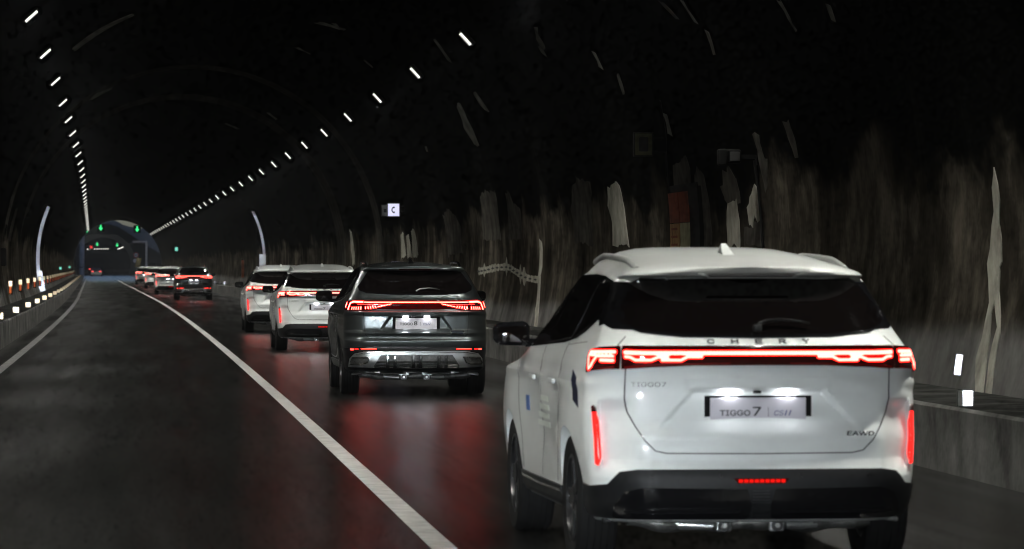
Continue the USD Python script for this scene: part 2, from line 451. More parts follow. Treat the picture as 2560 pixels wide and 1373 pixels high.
# ------------------------------------------------------------------ stains, patches of render and cracks on the lining
def wall_poly(pts, rough=.05, seed=0):
    """polygon from pixels, in (s, arc) with a ragged edge"""
    q = []
    for x, y in pts:
        s, a = on_wall(x, y); q.append((s, a * TR))
    poly = shapely.segmentize(Polygon(q).buffer(0), .22)
    r = np.random.default_rng(seed)
    out = []
    for g in getattr(poly, 'geoms', [poly]):
        c = np.array(g.exterior.coords)[:-1]
        j = (meshkit.noise(np.stack([c[:, 0] * 1.7, c[:, 1] * 3.1, 0 * c[:, 0] + seed], 1)) - .5) * 2
        j2 = (meshkit.noise(np.stack([c[:, 0] * 6.7, c[:, 1] * 9.1, 0 * c[:, 0] + seed + 9], 1)) - .5) * 2
        cen = c.mean(0)
        d = c - cen
        out.append(Polygon(c + np.stack([rough * 3 * j + rough * 2 * j2, rough * j2], 1)).buffer(0))
    return unary_union(out)

def patch(pts, m='plaster_pale', d=.004, rough=.05, seed=0, name='plaster_patch'):
    poly = wall_poly(pts, rough, seed)
    mesh = raised(poly, lining_map, d, 0., cell=.5, flip=True)
    if mesh is not None:
        # face inward
        obj(name, mesh, m, tunnel)

PALE = [
    [(1521, 470), (1535, 458), (1549, 460), (1556, 500), (1566, 540), (1572, 612), (1535, 612), (1531, 555), (1524, 520)],
    [(1350, 598), (1357, 610), (1358, 640), (1353, 690), (1349, 740), (1345, 790), (1341, 835), (1333, 838), (1338, 780), (1346, 720), (1349, 660)],
    [(2478, 428), (2487, 424), (2497, 470), (2503, 540), (2508, 600), (2503, 650), (2492, 690), (2480, 790), (2468, 900), (2455, 992), (2438, 990), (2446, 900), (2460, 800), (2474, 700), (2480, 620), (2476, 520)],
    [(2506, 640), (2510, 680), (2504, 780), (2494, 880), (2478, 990), (2468, 992), (2482, 870), (2496, 760)],
    [(1822, 508), (1832, 500), (1848, 503), (1853, 560), (1851, 615), (1823, 615), (1820, 560)],
    [(1874, 492), (1886, 466), (1897, 480), (1903, 540), (1896, 562), (1888, 540), (1882, 565), (1872, 560), (1868, 520)],
    [(874, 574), (879, 580), (884, 612), (888, 662), (882, 664), (878, 625)],
    [(1002, 588), (1008, 582), (1015, 640), (1004, 646)], [(1017, 592), (1021, 584), (1029, 643), (1020, 645)], [(1028, 576), (1035, 572), (1046, 640), (1032, 645)],
]
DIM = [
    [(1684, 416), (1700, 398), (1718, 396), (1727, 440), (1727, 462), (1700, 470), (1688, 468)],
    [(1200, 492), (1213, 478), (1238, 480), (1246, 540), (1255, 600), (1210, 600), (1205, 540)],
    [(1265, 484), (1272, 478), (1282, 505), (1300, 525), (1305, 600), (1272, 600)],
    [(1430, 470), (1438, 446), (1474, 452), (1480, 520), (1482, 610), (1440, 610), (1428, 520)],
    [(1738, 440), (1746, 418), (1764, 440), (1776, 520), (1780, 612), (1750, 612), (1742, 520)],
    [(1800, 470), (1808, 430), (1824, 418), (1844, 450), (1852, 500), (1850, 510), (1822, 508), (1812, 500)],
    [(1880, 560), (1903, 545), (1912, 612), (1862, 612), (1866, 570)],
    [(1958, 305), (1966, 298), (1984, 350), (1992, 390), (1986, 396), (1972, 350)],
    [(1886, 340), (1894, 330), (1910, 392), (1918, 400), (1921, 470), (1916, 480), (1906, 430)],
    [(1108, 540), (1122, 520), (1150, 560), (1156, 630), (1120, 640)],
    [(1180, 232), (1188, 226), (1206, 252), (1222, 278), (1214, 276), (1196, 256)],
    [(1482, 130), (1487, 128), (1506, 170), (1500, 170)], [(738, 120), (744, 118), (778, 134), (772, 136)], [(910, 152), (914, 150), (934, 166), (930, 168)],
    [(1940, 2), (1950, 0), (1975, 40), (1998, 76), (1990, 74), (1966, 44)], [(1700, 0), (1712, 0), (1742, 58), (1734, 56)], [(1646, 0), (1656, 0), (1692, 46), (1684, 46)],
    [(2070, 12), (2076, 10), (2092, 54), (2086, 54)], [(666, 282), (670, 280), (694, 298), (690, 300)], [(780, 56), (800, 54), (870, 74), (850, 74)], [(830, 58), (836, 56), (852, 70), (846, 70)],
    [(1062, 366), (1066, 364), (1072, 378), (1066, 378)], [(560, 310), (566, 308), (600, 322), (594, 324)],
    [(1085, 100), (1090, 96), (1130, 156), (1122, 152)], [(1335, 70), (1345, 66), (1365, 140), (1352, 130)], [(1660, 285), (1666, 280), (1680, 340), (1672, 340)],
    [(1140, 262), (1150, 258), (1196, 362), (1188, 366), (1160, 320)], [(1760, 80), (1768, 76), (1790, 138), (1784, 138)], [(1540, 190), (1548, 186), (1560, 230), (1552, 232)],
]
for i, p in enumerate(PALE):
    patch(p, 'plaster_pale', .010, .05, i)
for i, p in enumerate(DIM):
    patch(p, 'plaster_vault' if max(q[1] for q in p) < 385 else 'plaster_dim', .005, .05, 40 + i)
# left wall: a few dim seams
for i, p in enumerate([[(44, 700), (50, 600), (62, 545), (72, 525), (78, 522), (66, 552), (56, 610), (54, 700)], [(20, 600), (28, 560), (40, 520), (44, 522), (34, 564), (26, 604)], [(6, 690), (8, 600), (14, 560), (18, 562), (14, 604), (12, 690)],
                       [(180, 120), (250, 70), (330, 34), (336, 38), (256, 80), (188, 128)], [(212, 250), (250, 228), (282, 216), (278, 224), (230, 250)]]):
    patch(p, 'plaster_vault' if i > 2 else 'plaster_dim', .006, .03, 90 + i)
# repaired crack zig-zagging on the right wall, pale filler splashed round a dark linked seam
def curve_px(pts, n=60):
    pts = np.array(pts, float); t = np.linspace(0, 1, len(pts))
    return np.stack([PchipInterpolator(t, pts[:, k])(np.linspace(0, 1, n)) for k in (0, 1)], 1)
cv = curve_px([(1196, 679), (1215, 676), (1240, 670), (1268, 668), (1290, 680), (1315, 694), (1346, 700)])
wd = 5 + 4 * np.abs(np.sin(np.arange(60) * 1.9)) + 3 * rng.random(60)
for k, h in ((29, 24), (44, 26), (48, 30), (8, 16), (47, 20)):
    wd[k] += h * .6
patch([tuple(p) for p in np.vstack([cv - np.stack([0 * wd, wd], 1), (cv + np.stack([0 * wd, wd * .9], 1))[::-1]])], 'plaster_pale', .006, .0, 3, 'crack_filler')
for k in range(1, 58, 4):
    x, y = cv[k]
    patch([(x - 4, y), (x, y - 3), (x + 4, y), (x, y + 3)], 'plaster_dark', .012, .0, 5, 'crack_link')

# ------------------------------------------------------------------ tunnel lamps
ORD = 'first second third fourth fifth sixth seventh eighth ninth tenth eleventh twelfth thirteenth fourteenth'.split()
def lamp(side, label, group, loc, ang):
    t = thing('tunnel_lamp', label, 'tunnel lamp', group, loc, ry=ang)
    # local frame: +z points to the tunnel's axis; x along the section, y along the road
    obj('housing', cat(rbx((0, 0, -.035), (.36, .32, .07), .015), *[bx((-.14 + .07 * k, 0, -.08), (.012, .28, .03)) for k in range(5)]), 'metal_grey', t, smooth=30)
    obj('bracket', cat(bx((-.13, 0, -.13), (.03, .05, .12)), bx((.13, 0, -.13), (.03, .05, .12))), 'metal_black', t)
    obj('lens_rim', rbx((0, 0, .019), (.28, .24, .034), .012), 'lens_side', t)
    obj('lens', bx((0, 0, .038), (.25, .21, .002)), 'luminaire_left' if side < 0 else 'luminaire_right', t)
    return t
s_l = 72.1 + 12.6 * np.arange(-8, 35); s_r = 71.7 + 12.6 * np.arange(-8, 35)
for side, ss, a, z, nm in ((-1, s_l, 3.72, 6.12, 'left'), (1, s_r, 4.06, 5.73, 'right')):
    base = None
    # rotation about y that turns local +z to the axis
    n = np.array([-side * a, 0, TCZ - z]); n /= np.linalg.norm(n)
    ang = math.atan2(n[0], n[2])
    lab = f'distant tiny white lamp where the {nm} row closes up towards the tunnel mouth'
    grp = f'lamps along the {nm} side of the vault'
    for k, s in enumerate(ss):
        if s > PORTAL - 3: continue
        loc = P(s, TCX + side * a, z)
        if s < 66:
            lk, gk = f'white luminaire of the {nm} row, before the first one in view', f'{nm} row lamps before the view'
        elif s < 66 + 12.6 * 14:
            lk, gk = f'{ORD[int((s - 66) // 12.6)]} white lamp from the top of the {nm} row on the vault', grp
        else:
            lk, gk = lab, grp
        if base is None:
            base = lamp(side, lk, gk, loc, ang)
        else:
            dup(base, lk, gk, loc, ry=ang)

# ------------------------------------------------------------------ cars: a body surface from level plan outlines
class Body:
    """Half plan outlines (rear centre -> side -> front centre) at many heights. x right, y forward, z up, y = 0 at the rearmost point."""
    def __init__(s, Yr, W, rc, Yf, bow, rear_disp=None, side_disp=None, ztop=1.62, roof_pow=2.6):
        pc = lambda d: PchipInterpolator(*np.array(sorted(d)).T)
        s.Yr, s.W, s.rc, s.Yf, s.bow = pc(Yr), pc(W), pc(rc), pc(Yf), bow
        s.rear_disp, s.side_disp, s.roof_pow = rear_disp, side_disp, roof_pow
        kn = sorted({round(k[0], 4) for k in Yr} | {round(k[0], 4) for k in W})
        z = np.unique(np.round(np.concatenate([np.linspace(kn[0], ztop, 100), kn]), 5))
        s.z = z
        s.X, s.Y = s.outline(z)
        d = np.hypot(np.diff(s.X, axis=1), np.diff(s.Y, axis=1))
        s.A = np.concatenate([np.zeros((len(z), 1)), np.cumsum(d, 1)], 1)
    def outline(s, z):
        z = np.asarray(z, float)[:, None]
        W, rc, Yr, Yf = s.W(z), s.rc(z), s.Yr(z), s.Yf(z)
        t = np.linspace(0, 1, 46)[None]
        x1 = t * (W - rc); y1 = Yr + s.bow * (x1 / W) ** 2
        th = np.linspace(0, np.pi / 2, 15)[None, 1:]
        x2 = W - rc + rc * np.sin(th); y2 = Yr + s.bow * (x2 / W) ** 2 + rc * (1 - np.cos(th)) * .95
        y0 = y2[:, -1:]
        rf = np.full_like(W, .45)
        ye = Yf - rf * .9
        t = np.linspace(0, 1, 70)[None, 1:]
        y3 = y0 + (ye - y0) * t; x3 = W + 0 * y3
        th = np.linspace(0, np.pi / 2, 12)[None, 1:]
        x4 = W - rf + rf * np.cos(th); y4 = ye + rf * .7 * np.sin(th)
        t = np.linspace(0, 1, 8)[None, 1:]
        x5 = (W - rf) * (1 - t); y5 = ye + rf * .7 + .2 * rf * np.sin(t * np.pi / 2)
        X = np.concatenate([x1, x2, x3, x4, x5], 1); Y = np.concatenate([y1, y2, y3, y4, y5], 1)
        g = 1 - .055 * np.clip(1 - Y / 1.05, 0, 1) ** 1.6 - .05 * np.clip((Y - 3.2) / 1.3, 0, 1) ** 2
        if s.rear_disp is not None:
            wgt = np.clip((1.2 - Y) / .5, 0, 1)
            Y = Y + s.rear_disp(X, z + 0 * X) * wgt
        if s.side_disp is not None:
            X = X + s.side_disp(Y, z + 0 * Y) * np.clip((X / W - .9) / .08, 0, 1)
        return X * g, Y
    def _rows(s, z, T):
        k = np.clip(np.searchsorted(s.z, z) - 1, 0, len(s.z) - 2)
        f = np.clip((z - s.z[k]) / (s.z[k + 1] - s.z[k]), 0, 1)[:, None]
        return T[k] * (1 - f) + T[k + 1] * f
    def at(s, u, z, mode):
        """points of the surface for the parameter u: 'X' seen from behind, 'Y' along the side, 'A' along the outline; signs give the side"""
        u, z = np.asarray(u, float), np.asarray(z, float)
        side = np.sign(u) if mode != 'Y' else np.ones_like(u)
        side[side == 0] = 1
        RX, RY, RA = s._rows(z, s.X), s._rows(z, s.Y), s._rows(z, s.A)
        au = np.abs(u) if mode != 'Y' else u
        out = np.zeros((len(u), 3))
        for i in range(len(u)):
            if mode == 'X':
                m = int(np.argmax(RX[i])); key = np.maximum.accumulate(RX[i][:m + 1])
                out[i] = np.interp(au[i], key, RX[i][:m + 1]), np.interp(au[i], key, RY[i][:m + 1]), z[i]
            else:
                key = np.maximum.accumulate(RY[i]) if mode == 'Y' else RA[i]
                key = key + np.arange(len(key)) * 1e-9
                out[i] = np.interp(au[i], key, RX[i]), np.interp(au[i], key, RY[i]), z[i]
        out[:, 0] *= side
        return out
    def f(s, mode, sd=1):
        def g(Q):
            e = .004
            u, z = Q[:, 0], Q[:, 1]
            p = s.at(u, z, mode)
            pu = s.at(u + e, z, mode) - s.at(u - e, z, mode)
            pz = s.at(u, z + e, mode) - s.at(u, z - e, mode)
            n = np.cross(pu, pz)
            n /= np.linalg.norm(n, axis=1, keepdims=True) + 1e-12
            if mode == 'Y':
                n[n[:, 0] < 0] *= -1
                p = p * np.array([sd, 1, 1]); n = n * np.array([sd, 1, 1])
            else:
                rear = n[:, 1] > .02
                n[rear] *= -1
                w = (np.abs(n[:, 1]) <= .02) & (n[:, 0] * p[:, 0] < 0)
                n[w] *= -1
            return p, n
        return g
    def patch(s, poly, mode, d, cell=.03, sd=1, d_in=-.004):
        if not hasattr(poly, 'bounds'):
            poly = Polygon(poly).buffer(0)
        # side mode: the winding seen from outside depends on the side
        m = raised(poly, s.f(mode, sd), d, d_in, cell)
        if m is not None and mode == 'Y':
            # u forward, z up: outward normal for the right side (+x) is u x z = +x -> keep for sd=+1
            if sd < 0: m.faces = m.faces[:, ::-1]
        return m
    def shell(s, crown, wells, roof_q=(.97, .92, .84, .72, .58, .42, .24, 0.)):
        rings = []
        for i, z in enumerate(s.z):
            x, y = s.X[i], s.Y[i]
            rings.append(np.stack([x, y, np.full_like(x, z)], 1))
        zt = s.z[-1]; x, y = s.X[-1], s.Y[-1]
        for q in roof_q:
            rings.append(np.stack([x * q, y, zt + crown(y) * (1 - q ** s.roof_pow)], 1))
        R = np.array(rings)
        L = R[:, 1:-1][:, ::-1] * np.array([-1, 1, 1])
        full = np.concatenate([R, L], 1)
        g = grid_mesh(full, closed_u=True)
        n = full.shape[1]
        base = full[0].mean(0)
        V = np.vstack([g.vertices, [0, base[1], s.z[0]]])
        c = len(V) - 1
        j = np.arange(n)
        cap = np.stack([np.full(n, c), (j + 1) % n, j], 1)
        m = trimesh.Trimesh(V, np.vstack([g.faces, cap]), process=False)
        m.merge_vertices(digits_vertex=6)
        m.update_faces(m.nondegenerate_faces()); m.remove_unreferenced_vertices()
        if m.volume < 0: m.invert()
        M = manifold3d.Manifold(manifold3d.Mesh(m.vertices.astype(np.float32), m.faces.astype(np.uint32)))
        if M.is_empty():
            print('body not manifold', M.status()); return m
        for (yw, zw, rw) in wells:
            for sd in (-1, 1):
                c = manifold3d.Manifold.cylinder(.62, rw, rw, 72).rotate((0, 90, 0)).translate((.60 if sd > 0 else -1.22, yw, zw))
                M = M - c
        mm = M.to_mesh()
        return trimesh.Trimesh(mm.vert_properties[:, :3], mm.tri_verts, process=False)

def mirror(m):
    m = m.copy(); m.vertices[:, 0] *= -1; m.faces = m.faces[:, ::-1]; return m
def sym(poly):
    """polygon given by its right half (u >= 0) -> whole"""
    p = list(poly)
    return Polygon(p + [(-u, z) for u, z in reversed(p)]).buffer(0)
def stroke(pts, w, flat=False):
    return LineString(pts).buffer(w / 2, cap_style='flat' if flat else 'round', join_style='round', quad_segs=4)
def both(polys):
    out = []
    for p in polys:
        out += [p, shapely.affinity.scale(p, -1, 1, origin=(0, 0))]
    return unary_union(out)
def rrect(x0, z0, x1, z1, r):
    return sbox(x0 + r, z0 + r, x1 - r, z1 - r).buffer(r, quad_segs=5)
def text_on(txt, h, x, z, y=None, surf=None, d=.004, slant=0., bold=False, width=None, mode='X'):
    """lettering centred at x, base at z, on a plane y or on the surface"""
    m = meshkit.text_mesh(txt, h, .002, bold)
    v = m.vertices.copy()
    v[:, 0] -= (v[:, 0].min() + v[:, 0].max()) / 2
    if width:
        v[:, 0] *= width / (v[:, 0].max() - v[:, 0].min())
    v[:, 0] += slant * v[:, 1]
    if y is not None:
        V = np.stack([v[:, 0] + x, y - d - v[:, 2], v[:, 1] + z], 1)
        F = m.faces
    else:
        p, n = surf.f(mode)(np.stack([v[:, 0] + x, v[:, 1] + z], 1))
        V = p + n * (d + v[:, 2:3]); F = m.faces
    return trimesh.Trimesh(V, F, process=False)

def revolve_x(profile, sections=56):
    """closed profile of (r, x) turned about the x axis"""
    p = np.array(profile, float)
    th = np.linspace(0, 2 * np.pi, sections, endpoint=False)
    G = np.stack([np.stack([np.full(len(th), x), r * np.cos(th), r * np.sin(th)], 1) for r, x in p], 0)
    n, m = G.shape[:2]
    V = G.reshape(-1, 3); F = []
    for i in range(n):
        a = i * m; b = ((i + 1) % n) * m
        j = np.arange(m); k = (j + 1) % m
        F.append(np.stack([a + j, b + j, b + k], 1)); F.append(np.stack([a + j, b + k, a + k], 1))
    m = trimesh.Trimesh(V, np.vstack(F), process=False)
    if m.volume < 0: m.invert()
    return m

def wheel(t, x, y, r=.355, w=.225, sd=1):
    wx = thing('wheel', loc=(x, y, r), parent=t)
    h = w / 2
    prof = [(r - .125, -h * .86), (r - .06, -h), (r - .022, -h * .97), (r - .004, -h * .80)]
    for g in (-.055, -.02, .018, .054):
        prof += [(r - .001, g - .007), (r - .010, g - .0055), (r - .010, g + .0055), (r - .001, g + .007)]
    prof += [(r - .004, h * .80), (r - .022, h * .97), (r - .06, h), (r - .125, h * .86), (r - .14, 0)]
    obj('tyre', revolve_x(prof), 'rubber', wx, smooth=35)
    # rim on the outer side
    o = sd * h * .78
    ri = r - .12
    rim = [revolve_x([(ri + .006, o + sd * .012), (ri - .012, o + sd * .014), (ri - .03, o - sd * .03), (ri - .03, -o), (ri + .0, -o), (ri, o - sd * .02)]),
           revolve_x([(.075, o), (.06, o + sd * .012), (.0005, o + sd * .014), (.0005, o - sd * .05), (.075, o - sd * .05)], 24)]
    for k in range(5):
        for dv in (-.16, .16):
            a = 2 * np.pi * k / 5 + dv * .8
            c = np.array([o - sd * .012, np.cos(a) * (ri * .53 + .02), np.sin(a) * (ri * .53 + .02)])
            rim.append(bx(c, (.03, ri * .9, .034), (a, 0, 0)))
    obj('rim', cat(*rim), 'alloy_dark', wx, smooth=30)
    obj('brake_disc', revolve_x([(.16, o - sd * .06), (.16, o - sd * .075), (.05, o - sd * .075), (.05, o - sd * .06)], 40), 'steel_dirty', wx)
    return wx

def mirror_part(t, x, y, z, sd, m='gloss_black'):
    """door mirror; sd -1 left, +1 right; (x, y, z) its foot on the door"""
    c = np.array([x + sd * .155, y, z + .055])
    h = rbx(c, (.225, .11, .155), .05, seg=14)
    v = h.vertices - c
    # outer end narrower, back face flatter
    k = (sd * v[:, 0] + .11) / .22
    v[:, 2] *= 1 - .22 * k ** 2; v[:, 1] *= 1 - .25 * k
    h.vertices = v + c
    arm = rbx((x + sd * .02, y + .02, z + .0), (.12, .07, .05), .02)
    p = obj('door_mirror', cat(h, arm), m, t, smooth=40)
    gx, gz = np.meshgrid(np.linspace(-.086, .086, 9), np.linspace(-.050, .050, 7))
    k = (sd * gx + .11) / .22
    gy = -.0605 + 1.3 * (gx ** 2 + gz ** 2)            # convex
    front = np.stack([c[0] + gx, c[1] + gy, c[2] + gz * (1 - .22 * k ** 2)], -1)
    g = grid_mesh(front)
    obj('mirror_glass', g, 'glass_dark', p, smooth=True)

def plate(t, yc, zc, number, w=.52, h=.145, frame=True, lamps_z=None, lamp_y=None, frame_w=.565):
    p = obj('number_plate', rbx((0, yc - .010, zc), (w, .008, h), .003), 'plate_white', t)
    # rounded corners of the sheet
    if frame:
        fr = rrect(-frame_w / 2, zc - h / 2 - .016, frame_w / 2, zc + h / 2 + .012, .006)
        m = trimesh.creation.extrude_polygon(fr, .008, engine='earcut')
        V = np.stack([m.vertices[:, 0], yc - m.vertices[:, 2] + .002, m.vertices[:, 1]], 1)
        obj('plate_frame', trimesh.Trimesh(V, m.faces, process=False), 'gloss_black', p)
    y = yc - .014
    L = [text_on('TIGGO', .029, -.125, zc - .019, y, width=.165, d=.001, bold=True), text_on(number, .046, .005 - .012, zc - .019, y, bold=True, d=.001, width=.045)]
    obj('plate_lettering', cat(*L), 'ink_dark', p)
    obj('plate_divider', bx((.055, y - .001, zc), (.0025, .002, .05)), 'ink_dark', p)
    c = text_on('CS', .027, .108, zc - .019, y, slant=.25, d=.001, width=.05)
    obj('plate_emblem', cat(c, bx((.150, y - .001, zc - .005), (.006, .002, .030), (0, .35, 0)), bx((.172, y - .001, zc - .005), (.006, .002, .030), (0, .35, 0))), 'ink_blue', p)

def suv_white(name, label, loc, rz):
    t = thing(name, label, 'car', 'convoy of cars in the right lane', loc, rz)
    def rd(X, z):
        ax = np.abs(X)
        ss = lambda a, b, v: (lambda q: q * q * (3 - 2 * q))(np.clip((v - a) / (b - a), 0, 1))
        # plate recess: shelf above, slanted flanks
        hw = .375 + np.clip(.965 - z, 0, .3) * .95
        rec = .050 * ss(.975, .955, z) * ss(hw + .012, hw - .03, ax) * ss(.70, .93, z)
        # raised grip strip above the shelf
        grip = -.012 * ss(1.045, 1.03, z) * ss(.955, .97, z) * ss(.43, .38, ax)
        # vertical pocket at the corners round the reflectors
        pk = .045 * ss(.70, .79, ax) * ss(.875, .855, ax) * ss(.50, .62, z) * ss(.93, .86, z)
        lip = -.016 * ss(.855, .870, ax) * ss(.93, .90, ax) * ss(.52, .60, z) * ss(.94, .90, z)
        # soft crease across the tailgate foot
        cr = -.016 * np.exp(-((z - .735) / .045) ** 2) * ss(.75, .55, ax)
        return rec + grip + pk + lip + cr
    def sd_(Y, z):
        haunch = .022 * np.exp(-((Y - .87) / .5) ** 2) * np.exp(-((z - .80) / .22) ** 2)
        fender = .022 * np.exp(-((Y - 3.54) / .5) ** 2) * np.exp(-((z - .80) / .22) ** 2)
        door = -.030 * np.exp(-((Y - 2.2) / .85) ** 2) * np.exp(-((z - .66) / .14) ** 2)
        crease = .010 * np.exp(-((z - 1.0) / .03) ** 2)
        return haunch + fender + door + crease
    B = Body(Yr=[(.26, .14), (.31, .05), (.40, .01), (.50, 0), (.54, .012), (.60, .035), (.70, .045), (.80, .075), (.95, .085), (1.03, .075), (1.085, .060), (1.10, .045), (1.19, .045), (1.205, .07), (1.245, .115), (1.40, .265), (1.552, .424), (1.562, .432), (1.568, .345), (1.578, .312), (1.59, .305)],
             W=[(.26, .84), (.33, .885), (.5, .91), (.7, .925), (.85, .92), (1.0, .915), (1.08, .91), (1.15, .89), (1.21, .86), (1.28, .82), (1.45, .74), (1.55, .69), (1.575, .672), (1.59, .655)],
             rc=[(.26, .32), (.6, .30), (1.0, .26), (1.2, .24), (1.35, .26), (1.59, .26)],
             Yf=[(.26, 4.35), (.5, 4.5), (.75, 4.5), (.9, 4.42), (1.0, 4.2), (1.06, 3.6), (1.12, 3.3), (1.4, 2.75), (1.57, 2.45), (1.59, 2.4)],
             bow=.05, rear_disp=rd, side_disp=sd_, ztop=1.59, roof_pow=5.2)
    crown = lambda y: .030 + .116 * np.sin(np.clip((y - .30) / 2.3, 0, 1) * np.pi * .62)
    body = obj('body', B.shell(crown, [(.87, .355, .395), (3.54, .355, .395)]), 'paint_white', t, smooth=28)
    # roof furniture
    fin = [np.array([0, y, z]) for y, z in ()]
    fy = np.array([1.02, 1.10, 1.17, 1.22, 1.235]); fz = np.array([.0, .028, .058, .074, .0])
    zr = lambda y: 1.59 + float(crown(np.array(y)))
    prof = Polygon([(1.02, -.01), (1.23, -.01), (1.22, .034), (1.205, .058), (1.19, .060), (1.12, .026)])
    fm = trimesh.creation.extrude_polygon(prof, .05, engine='earcut')
    v = fm.vertices.copy(); k = np.clip(v[:, 1] / .08, 0, 1)
    fm = trimesh.Trimesh(np.stack([(v[:, 2] - .025) * (1.35 - 1.1 * k), v[:, 0], v[:, 1] + zr(1.1)], 1), fm.faces, process=False)
    obj('antenna_fin', fm, 'paint_white', t)
    for sd in (-1, 1):
        y = np.linspace(.62, 2.25, 30); u = (y - .62) / 1.63
        h = .036 * np.clip(np.sin(np.pi * u) * 1.5, 0, 1) ** .8
        zb = 1.588 + crown(y) * (1 - .88 ** 5.2)
        pts = np.stack([sd * (.615 - .02 * np.abs(u - .5)), y, zb + h], 1) if False else np.stack([np.full_like(y, sd * .575), y, zb + h - .010], 1)
        obj('roof_rail', tube(pts, .018, 10), 'rail_silver', t, smooth=40)
    # rear window, spoiler lamp, wiper
    win = sym([(0, 1.247), (.40, 1.252), (.62, 1.275), (.715, 1.315), (.735, 1.36), (.612, 1.532), (.57, 1.552), (0, 1.559)])
    rw = obj('rear_window', B.patch(win, 'X', .004, .04), 'glass_dark', t, smooth=30)
    obj('window_rim', B.patch(win.boundary.buffer(.006), 'X', .006, .03), 'gloss_black', rw)
    for sd in (-1, 1):
        cb = Polygon([(sd * u, z) for u, z in [(.66, 1.285), (.80, 1.287), (.90, 1.312), (.985, 1.337), (1.03, 1.32), (1.03, 1.52), (.95, 1.532), (.80, 1.54), (.60, 1.536), (.64, 1.45)]]).buffer(0)
        obj('corner_pillar', B.patch(cb, 'A', .0028, .03), 'gloss_black', t, smooth=30)
    spx = sym([(0, 1.570), (.225, 1.570), (.24, 1.583), (0, 1.583)])
    obj('high_brake_lamp', B.patch(spx, 'X', .003, .03), 'lens_red', t)
    br = sym([(0, 1.5645), (.235, 1.5645), (.285, 1.588), (.268, 1.588), (.228, 1.5695), (0, 1.5695)])
    obj('spoiler_blade', cat(B.patch(br, 'X', .008, .03)), 'paint_white', t)
    wp = [(.0, 1.275), (.02, 1.30), (.06, 1.313), (.14, 1.318), (.22, 1.312), (.29, 1.298)]
    w_pts = B.f('X')(np.array(wp)); wl = w_pts[0] + w_pts[1] * .03
    obj('rear_wiper', cat(tube(wl, [.014, .012, .010, .008, .007, .005], 8), rbx(wl[0], (.05, .04, .04), .015)), 'plastic_dark', t, smooth=40)
    # lettering under the window
    L = []
    for k, ch in enumerate('CHERY'):
        L.append(text_on(ch, .021, -.255 + k * .1285 - .002, 1.212, surf=B, d=.003, width=.040, bold=True))
    obj('tailgate_lettering', cat(*L), 'ink_dark', t)
    # tail lamp band
    band = sym([(0, 1.192), (.72, 1.193), (.90, 1.188), (.985, 1.178), (1.03, 1.155), (1.0, 1.055), (.93, 1.068), (.80, 1.083), (.60, 1.096), (.35, 1.101), (0, 1.102)])
    gap = both([sbox(.738, 1.0, .746, 1.3)])
    lens = band.difference(gap)
    lb = obj('tail_lamp', B.patch(lens, 'A', .014, .03), 'lens_red', t, smooth=30)
    core, glow = [], []
    def bar(pts, w=.013, mir=True):
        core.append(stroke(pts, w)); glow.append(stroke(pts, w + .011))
    bar([(0, 1.164), (.715, 1.164)], .019)
    bar([(.715, 1.143), (.69, 1.141), (.665, 1.1265), (.585, 1.1265), (.545, 1.143), (.495, 1.143)])
    bar([(.525, 1.1265), (.425, 1.1265), (.39, 1.1445), (.315, 1.1445)])
    bar([(.775, 1.166), (.985, 1.160)], .015)
    bar([(.995, 1.146), (.962, 1.078), (.90, 1.142), (.785, 1.144)], .012)
    bar([(.995, 1.146), (.905, 1.145)], .010)
    bar([(.865, 1.122), (.785, 1.122)], .015)
    c, g = both(core), both(glow)
    glp = obj('light_guide_halo', B.patch(g, 'A', .0160, .03, d_in=.012), 'tail_glow', lb)  # red halo of the lit strips, drawn as a wider emitting strip
    obj('light_guide', B.patch(c, 'A', .0175, .03, d_in=.012), 'tail_core', lb)
    low = both([Polygon([(.16, 1.106), (.16, 1.112), (.60, 1.106), (.72, 1.098), (.72, 1.092), (.60, 1.100)]), Polygon([(.78, 1.092), (.78, 1.10), (.88, 1.088), (.90, 1.076)])])
    obj('lens_lower_edge', B.patch(low, 'A', .0158, .03, d_in=.012), 'lens_red_dim', lb)
    # tailgate seam
    sp = [(0, .629), (.50, .632), (.56, .645), (.615, .70), (.66, .77), (.70, .85), (.715, .92), (.712, 1.085)]
    seam = both([stroke(sp, .0065)])
    obj('tailgate_seam', B.patch(seam, 'X', .0015, .02), 'seam_dark', t)
    up = both([stroke([(.755, 1.195), (.70, 1.25)], .004)])
    obj('tailgate_upper_seam', B.patch(up, 'X', .0012, .02), 'seam_dark', t)
    # shelf over the plate with its lamps and the camera
    sh = B.at(np.array([0.]), np.array([.985]), 'X')[0]
    yp = float(B.at(np.array([0.]), np.array([.86]), 'X')[0][1])
    plate(t, yp - .004, .848, '7', w=.518, h=.152, frame_w=.578)
    for sx in (-.155, .155):
        obj('plate_lamp', rbx((sx, sh[1] + .028, .950), (.066, .022, .012), .005), 'plate_lamp', t)
    obj('rear_camera', rbx((-.01, sh[1] + .01, .956), (.045, .03, .018), .007), 'plastic_dark', t)
    obj('model_badge', text_on('TIGGO7', .024, -.59, .985, surf=B, d=.002, width=.185), 'chrome', t)
    bl = [text_on('EAWD', .021, .545, .722, surf=B, d=.002, slant=.2, width=.15, bold=True)]
    obj('drive_badge', cat(*bl), 'chrome', t)
